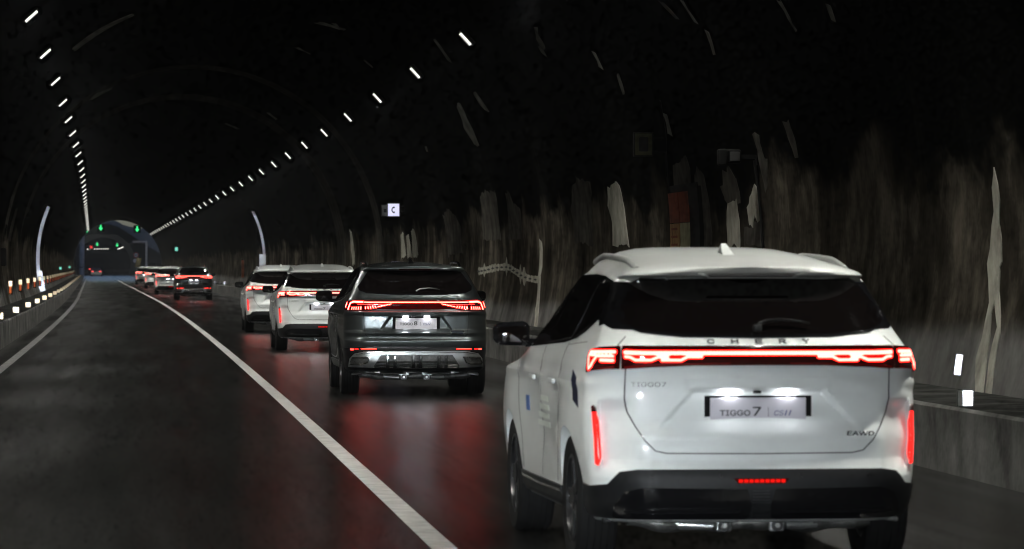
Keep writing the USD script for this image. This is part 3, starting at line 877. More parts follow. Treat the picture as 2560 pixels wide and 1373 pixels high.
    # reflectors in the corners, their red shine put in as emission
    for sd in (-1, 1):
        zz = np.linspace(.572, .872, 12)
        ref = Polygon([(sd * (.838 + .004 * k), z) for k, z in enumerate([.585, .69, .78, .845])] + [(sd * .865, .845), (sd * .862, .78), (sd * .858, .69), (sd * .853, .572), (sd * .842, .565)]).buffer(0)
        r0 = obj('corner_reflector', B.patch(ref, 'X', .012, .02), 'reflector_glow', t)
        rt = Polygon([(sd * .849, .845), (sd * .852, .87), (sd * .861, .884), (sd * .868, .875), (sd * .866, .845)]).buffer(0)
        obj('reflector_top', B.patch(rt, 'X', .012, .02), 'lens_red', r0)
    # lower bumper
    clad = sym([(0, .545), (.66, .545), (.76, .53), (.84, .468), (1.02, .452), (1.16, .46), (1.17, .30), (.95, .285), (0, .285)])
    cl = obj('bumper_cladding', B.patch(clad, 'A', .010, .035), 'plastic_black', t, smooth=30)
    for sd in (-1, 1):
        rc_ = Polygon([(sd * .075, .445), (sd * .64, .452), (sd * .73, .43), (sd * .79, .36), (sd * .81, .295), (sd * .06, .295), (sd * .05, .36)]).buffer(0)
        obj('bumper_recess', B.patch(rc_.buffer(-.01).buffer(.01), 'A', .013, .035), 'gloss_black', cl)
        obj('recess_lip', B.patch(stroke([(sd * .12, .335), (sd * .72, .335)], .012), 'A', .026, .04), 'plastic_dark', cl)
        obj('bumper_valance', B.patch(Polygon([(sd * .10, .318), (sd * .70, .318), (sd * .78, .296), (sd * .08, .296)]).buffer(0), 'A', .020, .04), 'gloss_black', cl)
    for k in range(9):
        obj('grille_rib', B.patch(sbox(-.045, .300 + k * .016, .045, .308 + k * .016), 'X', .016, .03), 'plastic_black', cl)
    fg = Polygon([(-.15, .500), (.15, .500), (.125, .474), (-.125, .474)])
    fl = obj('rear_fog_lamp', B.patch(fg, 'X', .013, .03), 'lens_red', cl)
    for k in range(9):
        obj('fog_segment', B.patch(sbox(-.124 + k * .0285, .479, -.124 + k * .0285 + .022, .496), 'X', .0145, .03, d_in=.011), 'fog_red', fl)
    for sx in (-.42, -.14, .30):
        pass
    for sx in (-.585, -.215, .215, .585):
        p_, n_ = B.f('X')(np.array([[sx, .515]]))
        s_ = trimesh.creation.cylinder(.011, .006, sections=16); s_.apply_transform(trimesh.geometry.align_vectors([0, 0, 1], n_[0])); s_.apply_translation(p_[0] + n_[0] * .011)
        obj('parking_sensor', s_, 'plastic_dark', cl)
    underbody(t, .20, .12)
    # side glass with the floating rear pillar
    for sd in (-1, 1):
        band = Polygon([(3.22, 1.135), (2.4, 1.160), (1.4, 1.195), (1.02, 1.225), (.85, 1.262), (.62, 1.335), (.52, 1.30), (.44, 1.31), (.55, 1.49), (.72, 1.545), (1.1, 1.570), (1.5, 1.578), (2.05, 1.572), (2.35, 1.52), (2.62, 1.41), (2.95, 1.26)])
        pb = obj('side_pillars', B.patch(band, 'Y', .004, .05, sd=sd), 'gloss_black', t, smooth=30)
        for q in ([(2.16, 1.18), (3.08, 1.155), (2.85, 1.28), (2.55, 1.43), (2.3, 1.515), (2.15, 1.55)],
                  [(1.22, 1.225), (2.06, 1.185), (2.05, 1.555), (1.5, 1.562), (1.20, 1.556)],
                  [(.80, 1.305), (1.02, 1.25), (1.12, 1.24), (1.11, 1.552), (.80, 1.53), (.68, 1.485), (.66, 1.36)]):
            obj('side_window', B.patch(Polygon(q).buffer(.0), 'Y', .0075, .05, sd=sd), 'glass_dark', pb, smooth=30)
        # doors: seams, handles, cladding
        seams = [stroke([(1.22, 1.20), (1.20, .98), (1.18, .80), (1.32, .62), (1.45, .42)], .006), stroke([(2.10, 1.165), (2.12, .80), (2.14, .42)], .006), stroke([(3.16, 1.12), (3.10, .85), (3.04, .60), (3.04, .42)], .006), stroke([(1.19, 1.19), (.95, 1.20), (.62, 1.215)], .003)]
        for q in seams:
            obj('door_seam', B.patch(q, 'Y', .0015, .03, sd=sd), 'seam_dark', t)
        for yh in (1.30, 2.22):
            c_, n_ = B.f('Y', sd)(np.array([[yh + .09, .985]]))
            obj('door_handle', rbx(c_[0] + n_[0] * .022, (.022, .20, .030), .010), 'paint_white', t, smooth=40)
        sill = Polygon([(1.26, .40), (3.14, .40), (3.14, .29), (1.26, .29)])
        obj('sill_cladding', B.patch(sill, 'Y', .012, .05, sd=sd), 'plastic_black', t)
        obj('sill_strip', B.patch(stroke([(1.32, .375), (2.2, .365), (3.08, .375)], .014), 'Y', .018, .05, sd=sd), 'chrome', t)
        dk = obj('side_sticker', B.patch(Polygon([(2.66, .86), (2.80, .86), (2.80, .77), (2.66, .77)]), 'Y', .002, .04, sd=sd), 'decal_blue', t)
        obj('side_sticker', B.patch(Polygon([(.58, 1.02), (.74, 1.06), (.66, .90), (.50, .86)]), 'Y', .002, .03, sd=sd), 'decal_navy', t)
        obj('side_sticker', B.patch(unary_union([sbox(1.75, .70 + .05 * k, 2.35 - .08 * k, .73 + .05 * k) for k in range(4)]), 'Y', .002, .05, sd=sd), 'decal_green', t)
        fx = float(B.at(np.array([2.92]), np.array([1.16]), 'Y')[0][0])
        mirror_part(t, sd * fx, 2.92, 1.165, sd)
        liner = []
        for yw in (.87, 3.54):
            wheel(t, sd * .80, yw, sd=sd)
            th = np.linspace(0, 2 * np.pi, 40)
            liner.append(bx((sd * .36, yw, .5), (.06, .7, .5)))
        obj('wheel_liner', cat(*liner), 'plastic_dark', t)
    # front edge light of the wing, seen over the side
    return t

def underbody(t, y0, zr, wide=.66):
    """rear suspension, subframe and silencer brackets hanging under the bumper"""
    u = thing('underbody', parent=t)
    n = 40
    x = np.linspace(-wide, wide, n)
    z = .235 + .008 * np.cos(x * 7) + .004 * np.sin(x * 19) + .03 * (np.abs(x) / wide) ** 3
    beam = tube(np.stack([x, np.full(n, y0 + .22), z], 1), .042 + .008 * np.sin(x * 23), 10)
    obj('axle_beam', beam, 'steel_dirty', u, smooth=40)
    obj('crossmember', cat(rbx((0, y0 + .30, .285), (wide * 1.7, .10, .07), .02), rbx((-.30, y0 + .26, .268), (.24, .08, .05), .02), rbx((.33, y0 + .26, .262), (.20, .08, .05), .02)), 'steel_dirty', u, smooth=30)
    for sx in (-.145, .145):
        k = thing('mounting_bracket', loc=(sx, y0 + .15, .235), parent=u)
        obj('bracket_plate', cat(rbx((0, 0, 0), (.088, .03, .080), .015), bx((-.045, .0, .035), (.03, .028, .03)), bx((.045, .0, .035), (.03, .028, .03))), 'satin_silver', k, smooth=30)
        c = trimesh.creation.cylinder(.033, .02, sections=24); c.apply_transform(trimesh.transformations.rotation_matrix(np.pi / 2, [1, 0, 0])); c.apply_translation((0, -.018, -.006))
        obj('rubber_bush', c, 'plastic_dark', k)
        c = trimesh.creation.cylinder(.013, .03, sections=16); c.apply_transform(trimesh.transformations.rotation_matrix(np.pi / 2, [1, 0, 0])); c.apply_translation((0, -.024, -.006))
        obj('bolt', c, 'steel_bright', k)
    for sd in (-1, 1):
        obj('control_arm', tube([(sd * .20, y0 + .18, .225), (sd * .36, y0 + .20, .232), (sd * .50, y0 + .25, .25), (sd * .70, y0 + .34, .27)], [.022, .030, .034, .024], 10), 'satin_silver', u, smooth=40)
        obj('spring_seat', cat(rbx((sd * .47, y0 + .24, .29), (.09, .09, .06), .02), rbx((sd * .61, y0 + .26, .30), (.05, .07, .09), .015)), 'steel_bright', u, smooth=30)
        obj('wind_deflector', rbx((sd * .735, y0 + .16, .272), (.14, .12, .024), .010, (0.1, sd * .12, 0)), 'steel_bright' if sd > 0 else 'plastic_dark', u, smooth=30)
        obj('heat_shield', rbx((sd * .30, y0 + .10, .285), (.30, .10, .02), .008, (.2, 0, 0)), 'steel_dirty', u)
        for q in (.24, .36, .55):
            c = trimesh.creation.icosphere(1, .010); c.apply_translation((sd * q, y0 + .165, .288))
            obj('bolt', c, 'steel_bright', u)

def suv_graphite(name, label, loc, rz):
    t = thing(name, label, 'car', 'convoy of cars in the right lane', loc, rz)
    ss = lambda a, b, v: (lambda q: q * q * (3 - 2 * q))(np.clip((v - a) / (b - a), 0, 1))
    def rd(X, z):
        ax = np.abs(X)
        hw = .345 + np.clip(1.0 - z, 0, .3) * .75
        rec = .045 * ss(1.008, .992, z) * ss(hw + .012, hw - .02, ax) * ss(.80, .86, z)
        cr = -.020 * np.exp(-((z - .79) / .03) ** 2) * ss(.88, .6, ax)
        cr2 = -.014 * np.exp(-((z - 1.06) / .03) ** 2) * ss(.80, .6, ax)
        return rec + cr + cr2
    def sd_(Y, z):
        return .022 * np.exp(-((Y - .9) / .5) ** 2) * np.exp(-((z - .80) / .22) ** 2) + .022 * np.exp(-((Y - 3.6) / .5) ** 2) * np.exp(-((z - .80) / .22) ** 2) \
            - .030 * np.exp(-((Y - 2.2) / .85) ** 2) * np.exp(-((z - .66) / .14) ** 2) + .012 * np.exp(-((z - 1.02) / .03) ** 2)
    B = Body(Yr=[(.30, .12), (.36, .04), (.46, .0), (.55, 0), (.60, .025), (.62, .015), (.70, .0), (.715, .03), (.74, .045), (.79, .035), (.83, .07), (1.0, .075), (1.06, .04), (1.075, .07), (1.16, .075), (1.20, .06), (1.225, .085), (1.285, .12), (1.42, .24), (1.55, .37), (1.572, .385), (1.582, .27), (1.60, .25), (1.62, .27)],
             W=[(.30, .86), (.38, .90), (.5, .915), (.7, .93), (.85, .93), (1.0, .925), (1.08, .92), (1.15, .90), (1.21, .87), (1.28, .83), (1.45, .745), (1.56, .68), (1.60, .65), (1.62, .625)],
             rc=[(.30, .30), (.6, .28), (1.0, .25), (1.2, .24), (1.35, .26), (1.62, .26)],
             Yf=[(.30, 4.55), (.5, 4.7), (.75, 4.7), (.9, 4.6), (1.0, 4.4), (1.08, 3.7), (1.14, 3.4), (1.4, 2.85), (1.6, 2.5), (1.62, 2.45)],
             bow=.05, rear_disp=rd, side_disp=sd_)
    crown = lambda y: .010 + .062 * np.sin(np.clip((y - .25) / 2.4, 0, 1) * np.pi * .62)
    obj('body', B.shell(crown, [(.90, .36, .40), (3.63, .36, .40)]), 'paint_graphite', t, smooth=28)
    prof = Polygon([(1.0, -.01), (1.25, -.01), (1.235, .035), (1.215, .052), (1.195, .054), (1.12, .030)])
    fm = trimesh.creation.extrude_polygon(prof, .05, engine='earcut'); v = fm.vertices.copy(); k = np.clip(v[:, 1] / .06, 0, 1)
    obj('antenna_fin', trimesh.Trimesh(np.stack([(v[:, 2] - .025) * (1.4 - 1.1 * k), v[:, 0], v[:, 1] + 1.62 + float(crown(np.array(1.1)))], 1), fm.faces, process=False), 'gloss_black', t)
    for sd in (-1, 1):
        y = np.linspace(.50, 2.3, 26); u = (y - .5) / 1.8
        h = .062 * np.clip(np.sin(np.pi * u) * 1.6, 0, 1) ** .8
        zb = 1.612 + crown(y) * (1 - .93 ** 2.6)
        obj('roof_rail', tube(np.stack([np.full_like(y, sd * .588), y, zb + h - .006], 1), .017, 8), 'chrome', t, smooth=40)
    win = sym([(0, 1.272), (.40, 1.278), (.62, 1.295), (.705, 1.33), (.715, 1.37), (.59, 1.548), (.55, 1.566), (0, 1.572)])
    rw = obj('rear_window', B.patch(win, 'X', .004, .04), 'glass_dark', t, smooth=30)
    obj('window_rim', B.patch(win.boundary.buffer(.006), 'X', .006, .03), 'gloss_black', rw)
    obj('high_brake_lamp', B.patch(sym([(0, 1.585), (.20, 1.585), (.21, 1.598), (0, 1.598)]), 'X', .003, .03), 'lens_red', t)
    wp = [(.0, 1.30), (.05, 1.325), (.14, 1.335), (.22, 1.33), (.30, 1.315)]
    w_pts = B.f('X')(np.array(wp)); wl = w_pts[0] + w_pts[1] * .03
    obj('rear_wiper', tube(wl, [.014, .012, .010, .007, .005], 8), 'plastic_dark', t, smooth=40)
    # light bar with comb-like lamps
    band = sym([(0, 1.200), (.80, 1.202), (.92, 1.19), (.985, 1.16), (.985, 1.085), (.90, 1.065), (.62, 1.070), (.50, 1.088), (0, 1.086)])
    lb = obj('tail_lamp', B.patch(band, 'A', .012, .03), 'lens_red', t, smooth=30)
    core, glow = [], []
    def bar(pts, w):
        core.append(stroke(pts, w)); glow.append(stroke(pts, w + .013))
    bar([(0, 1.184), (.655, 1.184)], .009)
    bar([(.675, 1.184), (.80, 1.183), (.85, 1.165), (.885, 1.085)], .019)
    bar([(.93, 1.165), (.945, 1.115)], .018)
    for k in range(5):
        bar([(.695 + .030 * k, 1.118 - .002 * k), (.699 + .031 * k, 1.086)], .010)
    for k in range(5):
        bar([(.640 - .030 * k, 1.118 + .002 * k), (.640 - .033 * k, 1.088 + .004 * k)], .011)
    for k in range(5):
        x0 = .485 - .036 * k; bar([(x0, 1.118 + .008 * k), (x0 - .022, 1.124 + .009 * k)], .010)
    thin = both([stroke([(.40, 1.150), (.74, 1.146)], .005)])
    obj('light_guide_halo', B.patch(both(glow), 'A', .0140, .03, d_in=.010), 'tail_glow', lb)  # wider emitting strip stands for the halo round the guides
    obj('light_guide', B.patch(both(core), 'A', .0155, .03, d_in=.010), 'tail_core', lb)
    obj('light_line', B.patch(thin, 'A', .0143, .03, d_in=.010), 'tail_core_soft', lb)
    L = [text_on(ch, .020, -.20 + k * .10, 1.120, surf=B, d=.014, width=.036) for k, ch in enumerate('CHERY')]
    obj('tailgate_lettering', cat(*L), 'metal_black', t)
    sp = [(0, .705), (.53, .708), (.60, .725), (.645, .78), (.655, .86), (.665, 1.07)]
    obj('tailgate_seam', B.patch(both([stroke(sp, .008)]), 'X', .0015, .02), 'seam_dark', t)
    yp = float(B.at(np.array([0.]), np.array([.91]), 'X')[0][1]); sh = B.at(np.array([0.]), np.array([1.015]), 'X')[0]
    plate(t, yp - .004, .908, '8', frame_w=.60, h=.142)
    for sx in (-.135, .135):
        obj('plate_lamp', rbx((sx, sh[1] + .026, .992), (.066, .022, .012), .005), 'plate_lamp', t)
    obj('rear_camera', rbx((-.045, sh[1] + .01, .995), (.04, .03, .018), .007), 'plastic_dark', t)
    obj('model_badge', text_on('TIGGO8', .022, -.46, .788, surf=B, d=.002, width=.19), 'metal_grey', t)
    bd = Polygon([(.435, .818), (.61, .818), (.60, .77), (.425, .77)]).buffer(-.006).buffer(.006)
    b_ = obj('drive_badge', B.patch(bd, 'X', .004, .02), 'gloss_black', t)
    obj('badge_rim', B.patch(bd.boundary.buffer(.0025), 'X', .006, .02), 'metal_grey', b_)
    obj('badge_mark', B.patch(unary_union([stroke([(.45, .79), (.455, .80), (.58, .80)], .005), stroke([(.53, .787), (.58, .787)], .004)]), 'X', .006, .02), 'decal_navy', b_)
    # lower bumper: black band with lamps, silver diffuser with exhaust trims
    clad = sym([(0, .618), (.75, .618), (1.0, .60), (1.16, .585), (1.17, .34), (.95, .325), (0, .325)])
    cl = obj('bumper_cladding', B.patch(clad, 'A', .008, .035), 'plastic_dark', t, smooth=30)
    for sd in (-1, 1):
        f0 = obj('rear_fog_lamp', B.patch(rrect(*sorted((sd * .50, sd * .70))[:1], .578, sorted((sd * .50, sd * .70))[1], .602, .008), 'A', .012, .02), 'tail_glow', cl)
        obj('light_guide', B.patch(rrect(sorted((sd * .51, sd * .69))[0], .583, sorted((sd * .51, sd * .69))[1], .597, .006), 'A', .0135, .02, d_in=.010), 'tail_core_soft', f0)
        obj('corner_reflector', B.patch(rrect(sorted((sd * .735, sd * .785))[0], .578, sorted((sd * .735, sd * .785))[1], .594, .005), 'A', .012, .02), 'reflector_glow', cl)
        obj('corner_reflector', B.patch(rrect(sorted((sd * .80, sd * .86))[0], .572, sorted((sd * .80, sd * .86))[1], .594, .006), 'A', .012, .02), 'tail_core_soft', cl)
    hole = Polygon([(-.45, .515), (.45, .515), (.55, .375), (-.55, .375)])
    dif = sym([(0, .553), (.66, .553), (.78, .535), (.86, .47), (.90, .375), (0, .362)]).difference(hole)
    df = obj('diffuser', B.patch(dif, 'A', .028, .03), 'satin_silver', t, smooth=30)
    obj('diffuser_strip', B.patch(sym([(0, .548), (.64, .548), (.76, .530), (.75, .524), (.63, .540), (0, .540)]), 'A', .034, .03), 'chrome', df)
    obj('diffuser_back', B.patch(hole.buffer(.005), 'A', .012, .03), 'steel_dirty', df)
    for z0, z1 in ((.428, .442), (.395, .410), (.372, .382)):
        obj('diffuser_slat', B.patch(sym([(0, z1), (.49 + (.442 - z1) * .6, z1), (.495 + (.442 - z0) * .6, z0), (0, z0)]), 'A', .034, .04), 'chrome', df)
    for xx in (-.365, -.275, -.045, .045, .275, .365):
        fb = obj('diffuser_fin', B.patch(sbox(xx - .022, .372, xx + .022, .500), 'A', .040, .03), 'plastic_dark', df)
        obj('fin_edge', B.patch(sbox(xx - .010, .415, xx + .010, .502), 'A', .052, .03), 'chrome', fb)
    for sd in (-1, 1):
        q = Polygon([(sd * .60, .495), (sd * .83, .495), (sd * .865, .415), (sd * .70, .41), (sd * .635, .435), (sd * .585, .475)]).buffer(0)
        if sd > 0: q = Polygon([(.585, .488), (.80, .485), (.845, .425), (.835, .412), (.67, .415), (.62, .432)]).buffer(0)
        else: q = Polygon([(-.585, .488), (-.80, .485), (-.845, .425), (-.835, .412), (-.67, .415), (-.62, .432)]).buffer(0)
        ex = obj('exhaust_trim', B.patch(q.buffer(.008).difference(q.buffer(-.006)), 'A', .042, .025), 'chrome', df)
        obj('exhaust_panel', B.patch(q.buffer(-.006), 'A', .031, .025), 'steel_dirty', ex)
    for sx in (-.325, .325):
        p_, n_ = B.f('X')(np.array([[sx, .650]]))
        r_ = trimesh.creation.torus(.012, .003, 20, 8); r_.apply_transform(trimesh.geometry.align_vectors([0, 0, 1], n_[0])); r_.apply_translation(p_[0] + n_[0] * .002)
        obj('parking_sensor', r_, 'seam_dark', t)
    underbody(t, .16, .12, .70)
    for sd in (-1, 1):
        band = Polygon([(3.3, 1.15), (2.4, 1.175), (1.4, 1.21), (.95, 1.24), (.70, 1.29), (.52, 1.33), (.56, 1.50), (.70, 1.565), (1.1, 1.592), (1.5, 1.602), (2.15, 1.592), (2.45, 1.53), (2.72, 1.41), (3.05, 1.27)])
        pb = obj('side_pillars', B.patch(band, 'Y', .004, .05, sd=sd), 'gloss_black', t, smooth=30)
        for q in ([(2.20, 1.195), (3.15, 1.17), (2.95, 1.29), (2.65, 1.43), (2.4, 1.53), (2.2, 1.568)], [(1.25, 1.24), (2.10, 1.20), (2.09, 1.572), (1.5, 1.582), (1.22, 1.575)],
                  [(.70, 1.32), (.98, 1.265), (1.14, 1.255), (1.12, 1.57), (.80, 1.545), (.66, 1.49)]):
            obj('side_window', B.patch(Polygon(q), 'Y', .0075, .05, sd=sd), 'glass_dark', pb, smooth=30)
        obj('window_strip', B.patch(stroke([(.66, 1.30), (.95, 1.232), (1.4, 1.202), (2.4, 1.167), (3.3, 1.142)], .012), 'Y', .010, .05, sd=sd), 'chrome', pb)
        seams = [stroke([(1.25, 1.20), (1.22, .98), (1.20, .82), (1.34, .64), (1.45, .42)], .007), stroke([(2.14, 1.17), (2.16, .80), (2.18, .42)], .007), stroke([(3.20, 1.13), (3.14, .85), (3.08, .60), (3.08, .42)], .007)]
        for q in seams:
            obj('door_seam', B.patch(q, 'Y', .0015, .03, sd=sd), 'seam_dark', t)
        for yh in (1.34, 2.26):
            c_, n_ = B.f('Y', sd)(np.array([[yh + .09, 1.0]]))
            obj('door_handle', rbx(c_[0] + n_[0] * .022, (.022, .20, .030), .010), 'chrome', t, smooth=40)
        obj('sill_cladding', B.patch(Polygon([(1.30, .42), (3.22, .42), (3.22, .33), (1.30, .33)]), 'Y', .012, .05, sd=sd), 'plastic_dark', t)
        fx = float(B.at(np.array([3.0]), np.array([1.17]), 'Y')[0][0])
        mirror_part(t, sd * fx, 3.0, 1.18, sd)
        liner = []
        for yw in (.90, 3.63):
            wheel(t, sd * .80, yw, r=.36, w=.235, sd=sd)
            liner.append(bx((sd * .36, yw, .5), (.06, .7, .5)))
        obj('wheel_liner', cat(*liner), 'plastic_dark', t)
    return t

def heading(s):
    return math.atan(-float(OFF(s, 1)))     # rotation about z that follows the road
def car_at(px, d, z=0.):
    x = (px - 365) / 1e4
    r = ray(px, 700)
    return (r[0] * d, d, z)
D1, D2, D3, D4, D5, D6, D7, D8 = 21.0, 50.2, 77.0, 99.0, 196.0, 236.0, 300.0, 372.0
carA = suv_white('white_suv', 'nearest white SUV with dark tinted window, lit number plate and black lower bumper', car_at(1904, D1), heading(D1) + .024)
carB = suv_graphite('graphite_suv', 'dark grey SUV with silver diffuser and comb-shaped tail lamps, ahead of the nearest white one', car_at(1042, D2), heading(D2))
dup(carA, 'white SUV half hidden behind the left side of the nearest dark grey SUV', loc=car_at(812, D3), rz=heading(D3), scale=(1, 1, .965))
dup(carA, 'white SUV just left of the one half hidden by the dark grey SUV', loc=car_at(707, D4), rz=heading(D4), scale=(1, 1, .965))
dup(carB, 'small distant dark SUV with full-width red light bar, last car of the far group', loc=car_at(485, D5), rz=heading(D5))
dup(carA, 'small distant white SUV just left of the distant dark SUV', loc=car_at(427, D6), rz=heading(D6), scale=(1, 1, .965))
dup(carA, 'tiny white SUV, second from the front of the far group', loc=car_at(393, D7), rz=heading(D7), scale=(1, 1, .965))
dup(carA, 'tiny white SUV at the head of the far group, beside the striped board', loc=car_at(364, D8), rz=heading(D8), scale=(1, 1, .965))

# the car that the picture is taken from: bonnet and dipped headlamps, just below the view
fc = thing('following_car', 'dark bonnet and lit headlamps of the following car', 'car', loc=(-.15, .2, 0))
y = np.linspace(.75, 1.95, 10); xx = np.linspace(-.78, .78, 13)
Z = 1.02 - .10 * ((y - .75) / 1.2)[:, None] - .16 * np.clip((y - 1.6) / .35, 0, 1)[:, None] ** 2 - .06 * (np.abs(xx) / .78)[None] ** 3
obj('bonnet', grid_mesh(np.stack([np.broadcast_to(xx, Z.shape), np.broadcast_to(y[:, None], Z.shape), Z], -1)), 'paint_graphite', fc, smooth=True)
obj('bumper', cat(rbx((0, 1.98, .48), (1.75, .22, .36), .08), rbx((0, 1.93, .72), (.9, .10, .16), .03)), 'paint_graphite', fc, smooth=40)
for sd in (-1, 1):
    h = thing('headlight', loc=(sd * .70, 1.97, .74), parent=fc)
    obj('lamp_housing', rbx((0, -.05, 0), (.34, .08, .15), .02), 'plastic_dark', h)
    obj('lens', bx((0, .02, 0), (.26, .01, .13)), 'headlamp', h)

# ------------------------------------------------------------------ markers on kerbs and walls
def kerb_marker(label, group, loc, m):
    t = thing('kerb_marker', label, 'reflector', group, loc)
    obj('plate', rbx((0, 0, .085), (.15, .02, .145), .012), 'metal_black', t)
    obj('reflector', rbx((0, -.012, .085), (.135, .012, .13), .010), m, t)
    obj('foot', bx((0, .02, .01), (.10, .08, .02)), 'metal_black', t)
    return t
def wall_marker(label, group, loc, top, low):
    t = thing('wall_marker', label, 'reflector', group, loc)
    obj('backing', rbx((0, .012, .0), (.13, .02, .42), .01), 'metal_black', t)
    obj('upper_reflector', rbx((0, -.004, .11), (.10, .012, .15), .01), top, t)
    obj('lower_reflector', rbx((0, -.004, -.07), (.06, .012, .19), .01), low, t)
    return t
base = None
for k in range(34):
    s = 82.5 + 12.4 * k
    loc = P(s, KERB_L - .12, KERB_H - .005)
    lab, grp = 'square cream reflector on the edge of the left kerb', 'square reflectors along the left kerb'
    lab = f'{ORD[k]} square cream reflector along the left kerb, counted from the near end' if k < 9 else 'far square cream reflector where the left kerb row closes up'
    if base is None: base = kerb_marker(lab, grp, loc, 'retro_cream')
    else: dup(base, lab, grp, loc)
base = None
for k in range(32):
    s = 106.0 + 12.4 * k
    loc = P(s, TCX - 5.36, 1.02)
    lab, grp = 'upright white-over-red reflector on the left tunnel wall', 'reflectors along the left tunnel wall'
    lab = f'{ORD[k]} upright white-over-red reflector on the left wall, counted from the near end' if k < 9 else 'far upright white-over-red reflector where the left wall row closes up'
    if base is None: base = wall_marker(lab, grp, loc, 'retro_cream', 'retro_red')
    else: dup(base, lab, grp, loc)
base = None
for k in range(5):
    s = 240 + 9.6 * k
    loc = P(s, KERB_R + .2, KERB_H - .02)
    lab, grp = 'round white reflector on the right kerb beside the far dark SUV', 'round reflectors along the right kerb'
    if base is None:
        t = thing('kerb_stud', lab, 'reflector', grp, loc)
        c = trimesh.creation.cylinder(.085, .02, sections=20); c.apply_transform(trimesh.transformations.rotation_matrix(np.pi / 2, [1, 0, 0])); c.apply_translation((0, -.02, .13))
        obj('reflector', c, 'retro_white', t)
        obj('holder', cat(bx((0, .0, .12), (.19, .02, .20)), bx((0, .02, .02), (.1, .1, .04))), 'metal_black', t)
        base = t
    else:
        dup(base, lab, grp, loc)
# the single pair beside the nearest car
d = ray(2422, 1026); s0 = (KERB_R + .13) / d[0]
t = thing('kerb_marker', 'square white reflector on the right kerb beside the nearest white SUV', 'reflector', None, P(s0, KERB_R + .13, KERB_H - .01))
obj('backing', rbx((0, 0, .065), (.125, .03, .125), .008), 'metal_grey', t)
obj('reflector_side', bx((-.040, -.018, .065), (.036, .008, .118)), 'sign_white', t)
for k in range(6):
    obj('reflector_band', bx((.020, -.018, .014 + .0205 * k), (.078, .010, .0165)), 'retro_white', t)
s1, a1 = on_wall(2409, 915)
pt, nm = lining_map(np.array([[s1, a1 * TR]]))
t = thing('wall_marker', 'upright white reflector on the right wall beside the nearest white SUV', 'reflector', None, pt[0] + nm[0] * .05, ry=-(math.pi / 2 + math.atan2(nm[0][2], nm[0][0])) if False else .14)
obj('backing', rbx((0, .012, 0), (.07, .03, .19), .008), 'metal_grey', t)
obj('reflector', rbx((0, -.008, 0), (.058, .012, .178), .008), 'retro_white', t)

# ------------------------------------------------------------------ arch-shaped reflecting bands
def arch_band(side, s, zlo, zhi, label, m, width=.30, name='reflective_arch'):
    n = 26
    z = np.linspace(zlo, zhi, n)
    a = np.arcsin((z - TCZ) / TR)
    if side < 0: a = math.pi - a
    r0, r1 = TR - .02, TR - .02 - width
    o = float(OFF(s)) + TCX
    mk = lambda r, y: np.stack([o + r * np.cos(a), np.full(n, y), TCZ + r * np.sin(a)], 1)
    g = grid_mesh(np.stack([mk(r0, s - .04), mk(r1, s - .04), mk(r1, s + .04), mk(r0, s + .04)], 1))
    if side > 0: flipm(g)
    t = thing(name, label, 'reflective arch')
    obj('band', g, m, t)
    return t, mk
arch_band(-1, 172.0, .56, 4.25, 'bluish white reflective arch band on the left wall', 'retro_blue', .15)
arch_band(1, 205.0, .56, 4.5, 'bluish white reflective arch band on the right wall, behind the white SUVs', 'retro_blue', .13)
arch_band(-1, 171.6, .56, 1.45, 'added white panel standing for the headlamp-lit foot of the left reflective arch', 'retro_white', .24, 'arch_lit_foot')  # added panel: headlamp brightness at the arch foot put into whiter sheeting
t, mk = arch_band(1, 204.6, .56, 2.3, 'added white panel standing for the headlamp-lit foot of the right reflective arch', 'retro_white', .34, 'arch_lit_foot')  # likewise added for the headlamp brightness at the right foot

# ------------------------------------------------------------------ signs and boxes on the right wall
def box_sign(px, py, w, h, label, mat_face, glyph, lat_gap=.30):
    """a sign box standing out from the wall, facing the traffic"""
    s, a = on_wall(px + 40 * 60 / 119, py)
    lo, hi = 20, 500
    d = ray(px, py)
    for _ in range(40):
        m = (lo + hi) / 2
        x, z = d[0] * m - float(OFF(m)) - TCX, CAM_H + d[2] * m - TCZ
        if math.hypot(x, z) > TR - lat_gap: hi = m
        else: lo = m
    s = lo
    loc = np.array([d[0] * s, s, CAM_H + d[2] * s])
    t = thing('wall_sign', label, 'sign', None, loc)
    obj('case', rbx((0, .06, 0), (w + .04, .11, h + .04), .012), 'metal_grey', t)
    obj('face', bx((0, 0, 0), (w, .012, h)), mat_face, t)
    obj('arm', cat(bx((w / 2 + .14, .06, h * .3), (.26, .03, .03)), bx((w / 2 + .14, .06, -h * .3), (.26, .03, .03))), 'metal_black', t)
    if glyph == 'phone':
        th = np.linspace(2.1, 4.2, 14)
        arc = LineString([(.05 + .085 * math.cos(q) - .01, .085 * math.sin(q)) for q in th]).buffer(.014)
        e = unary_union([arc, rrect(-.012, .045, .035, .085, .012), rrect(-.012, -.085, .035, -.045, .012)])
    elif glyph == 'ring':
        e = rrect(-.065, -.10, .065, .10, .02)
    else:
        e = rrect(-.04, -.05, .04, .05, .02)
    m = trimesh.creation.extrude_polygon(e, .006, engine='earcut')
    obj('pictogram', trimesh.Trimesh(np.stack([m.vertices[:, 0], -.008 - m.vertices[:, 2] + .004, m.vertices[:, 1]], 1), m.faces, process=False), 'ink_dark', t)
    return t
box_sign(984, 525, .30, .33, 'lit white sign with a black telephone handset on the right wall', 'sign_lit', 'phone')
box_sign(963, 527, .17, .28, 'dim grey sign box just left of the lit telephone sign', 'sign_white', 'box', .45)
box_sign(1609, 361, .235, .30, 'unlit pale sign with a dark upright oblong above the red cabinet', 'cabinet_cream', 'ring')
s, a = on_wall(1890, 392)
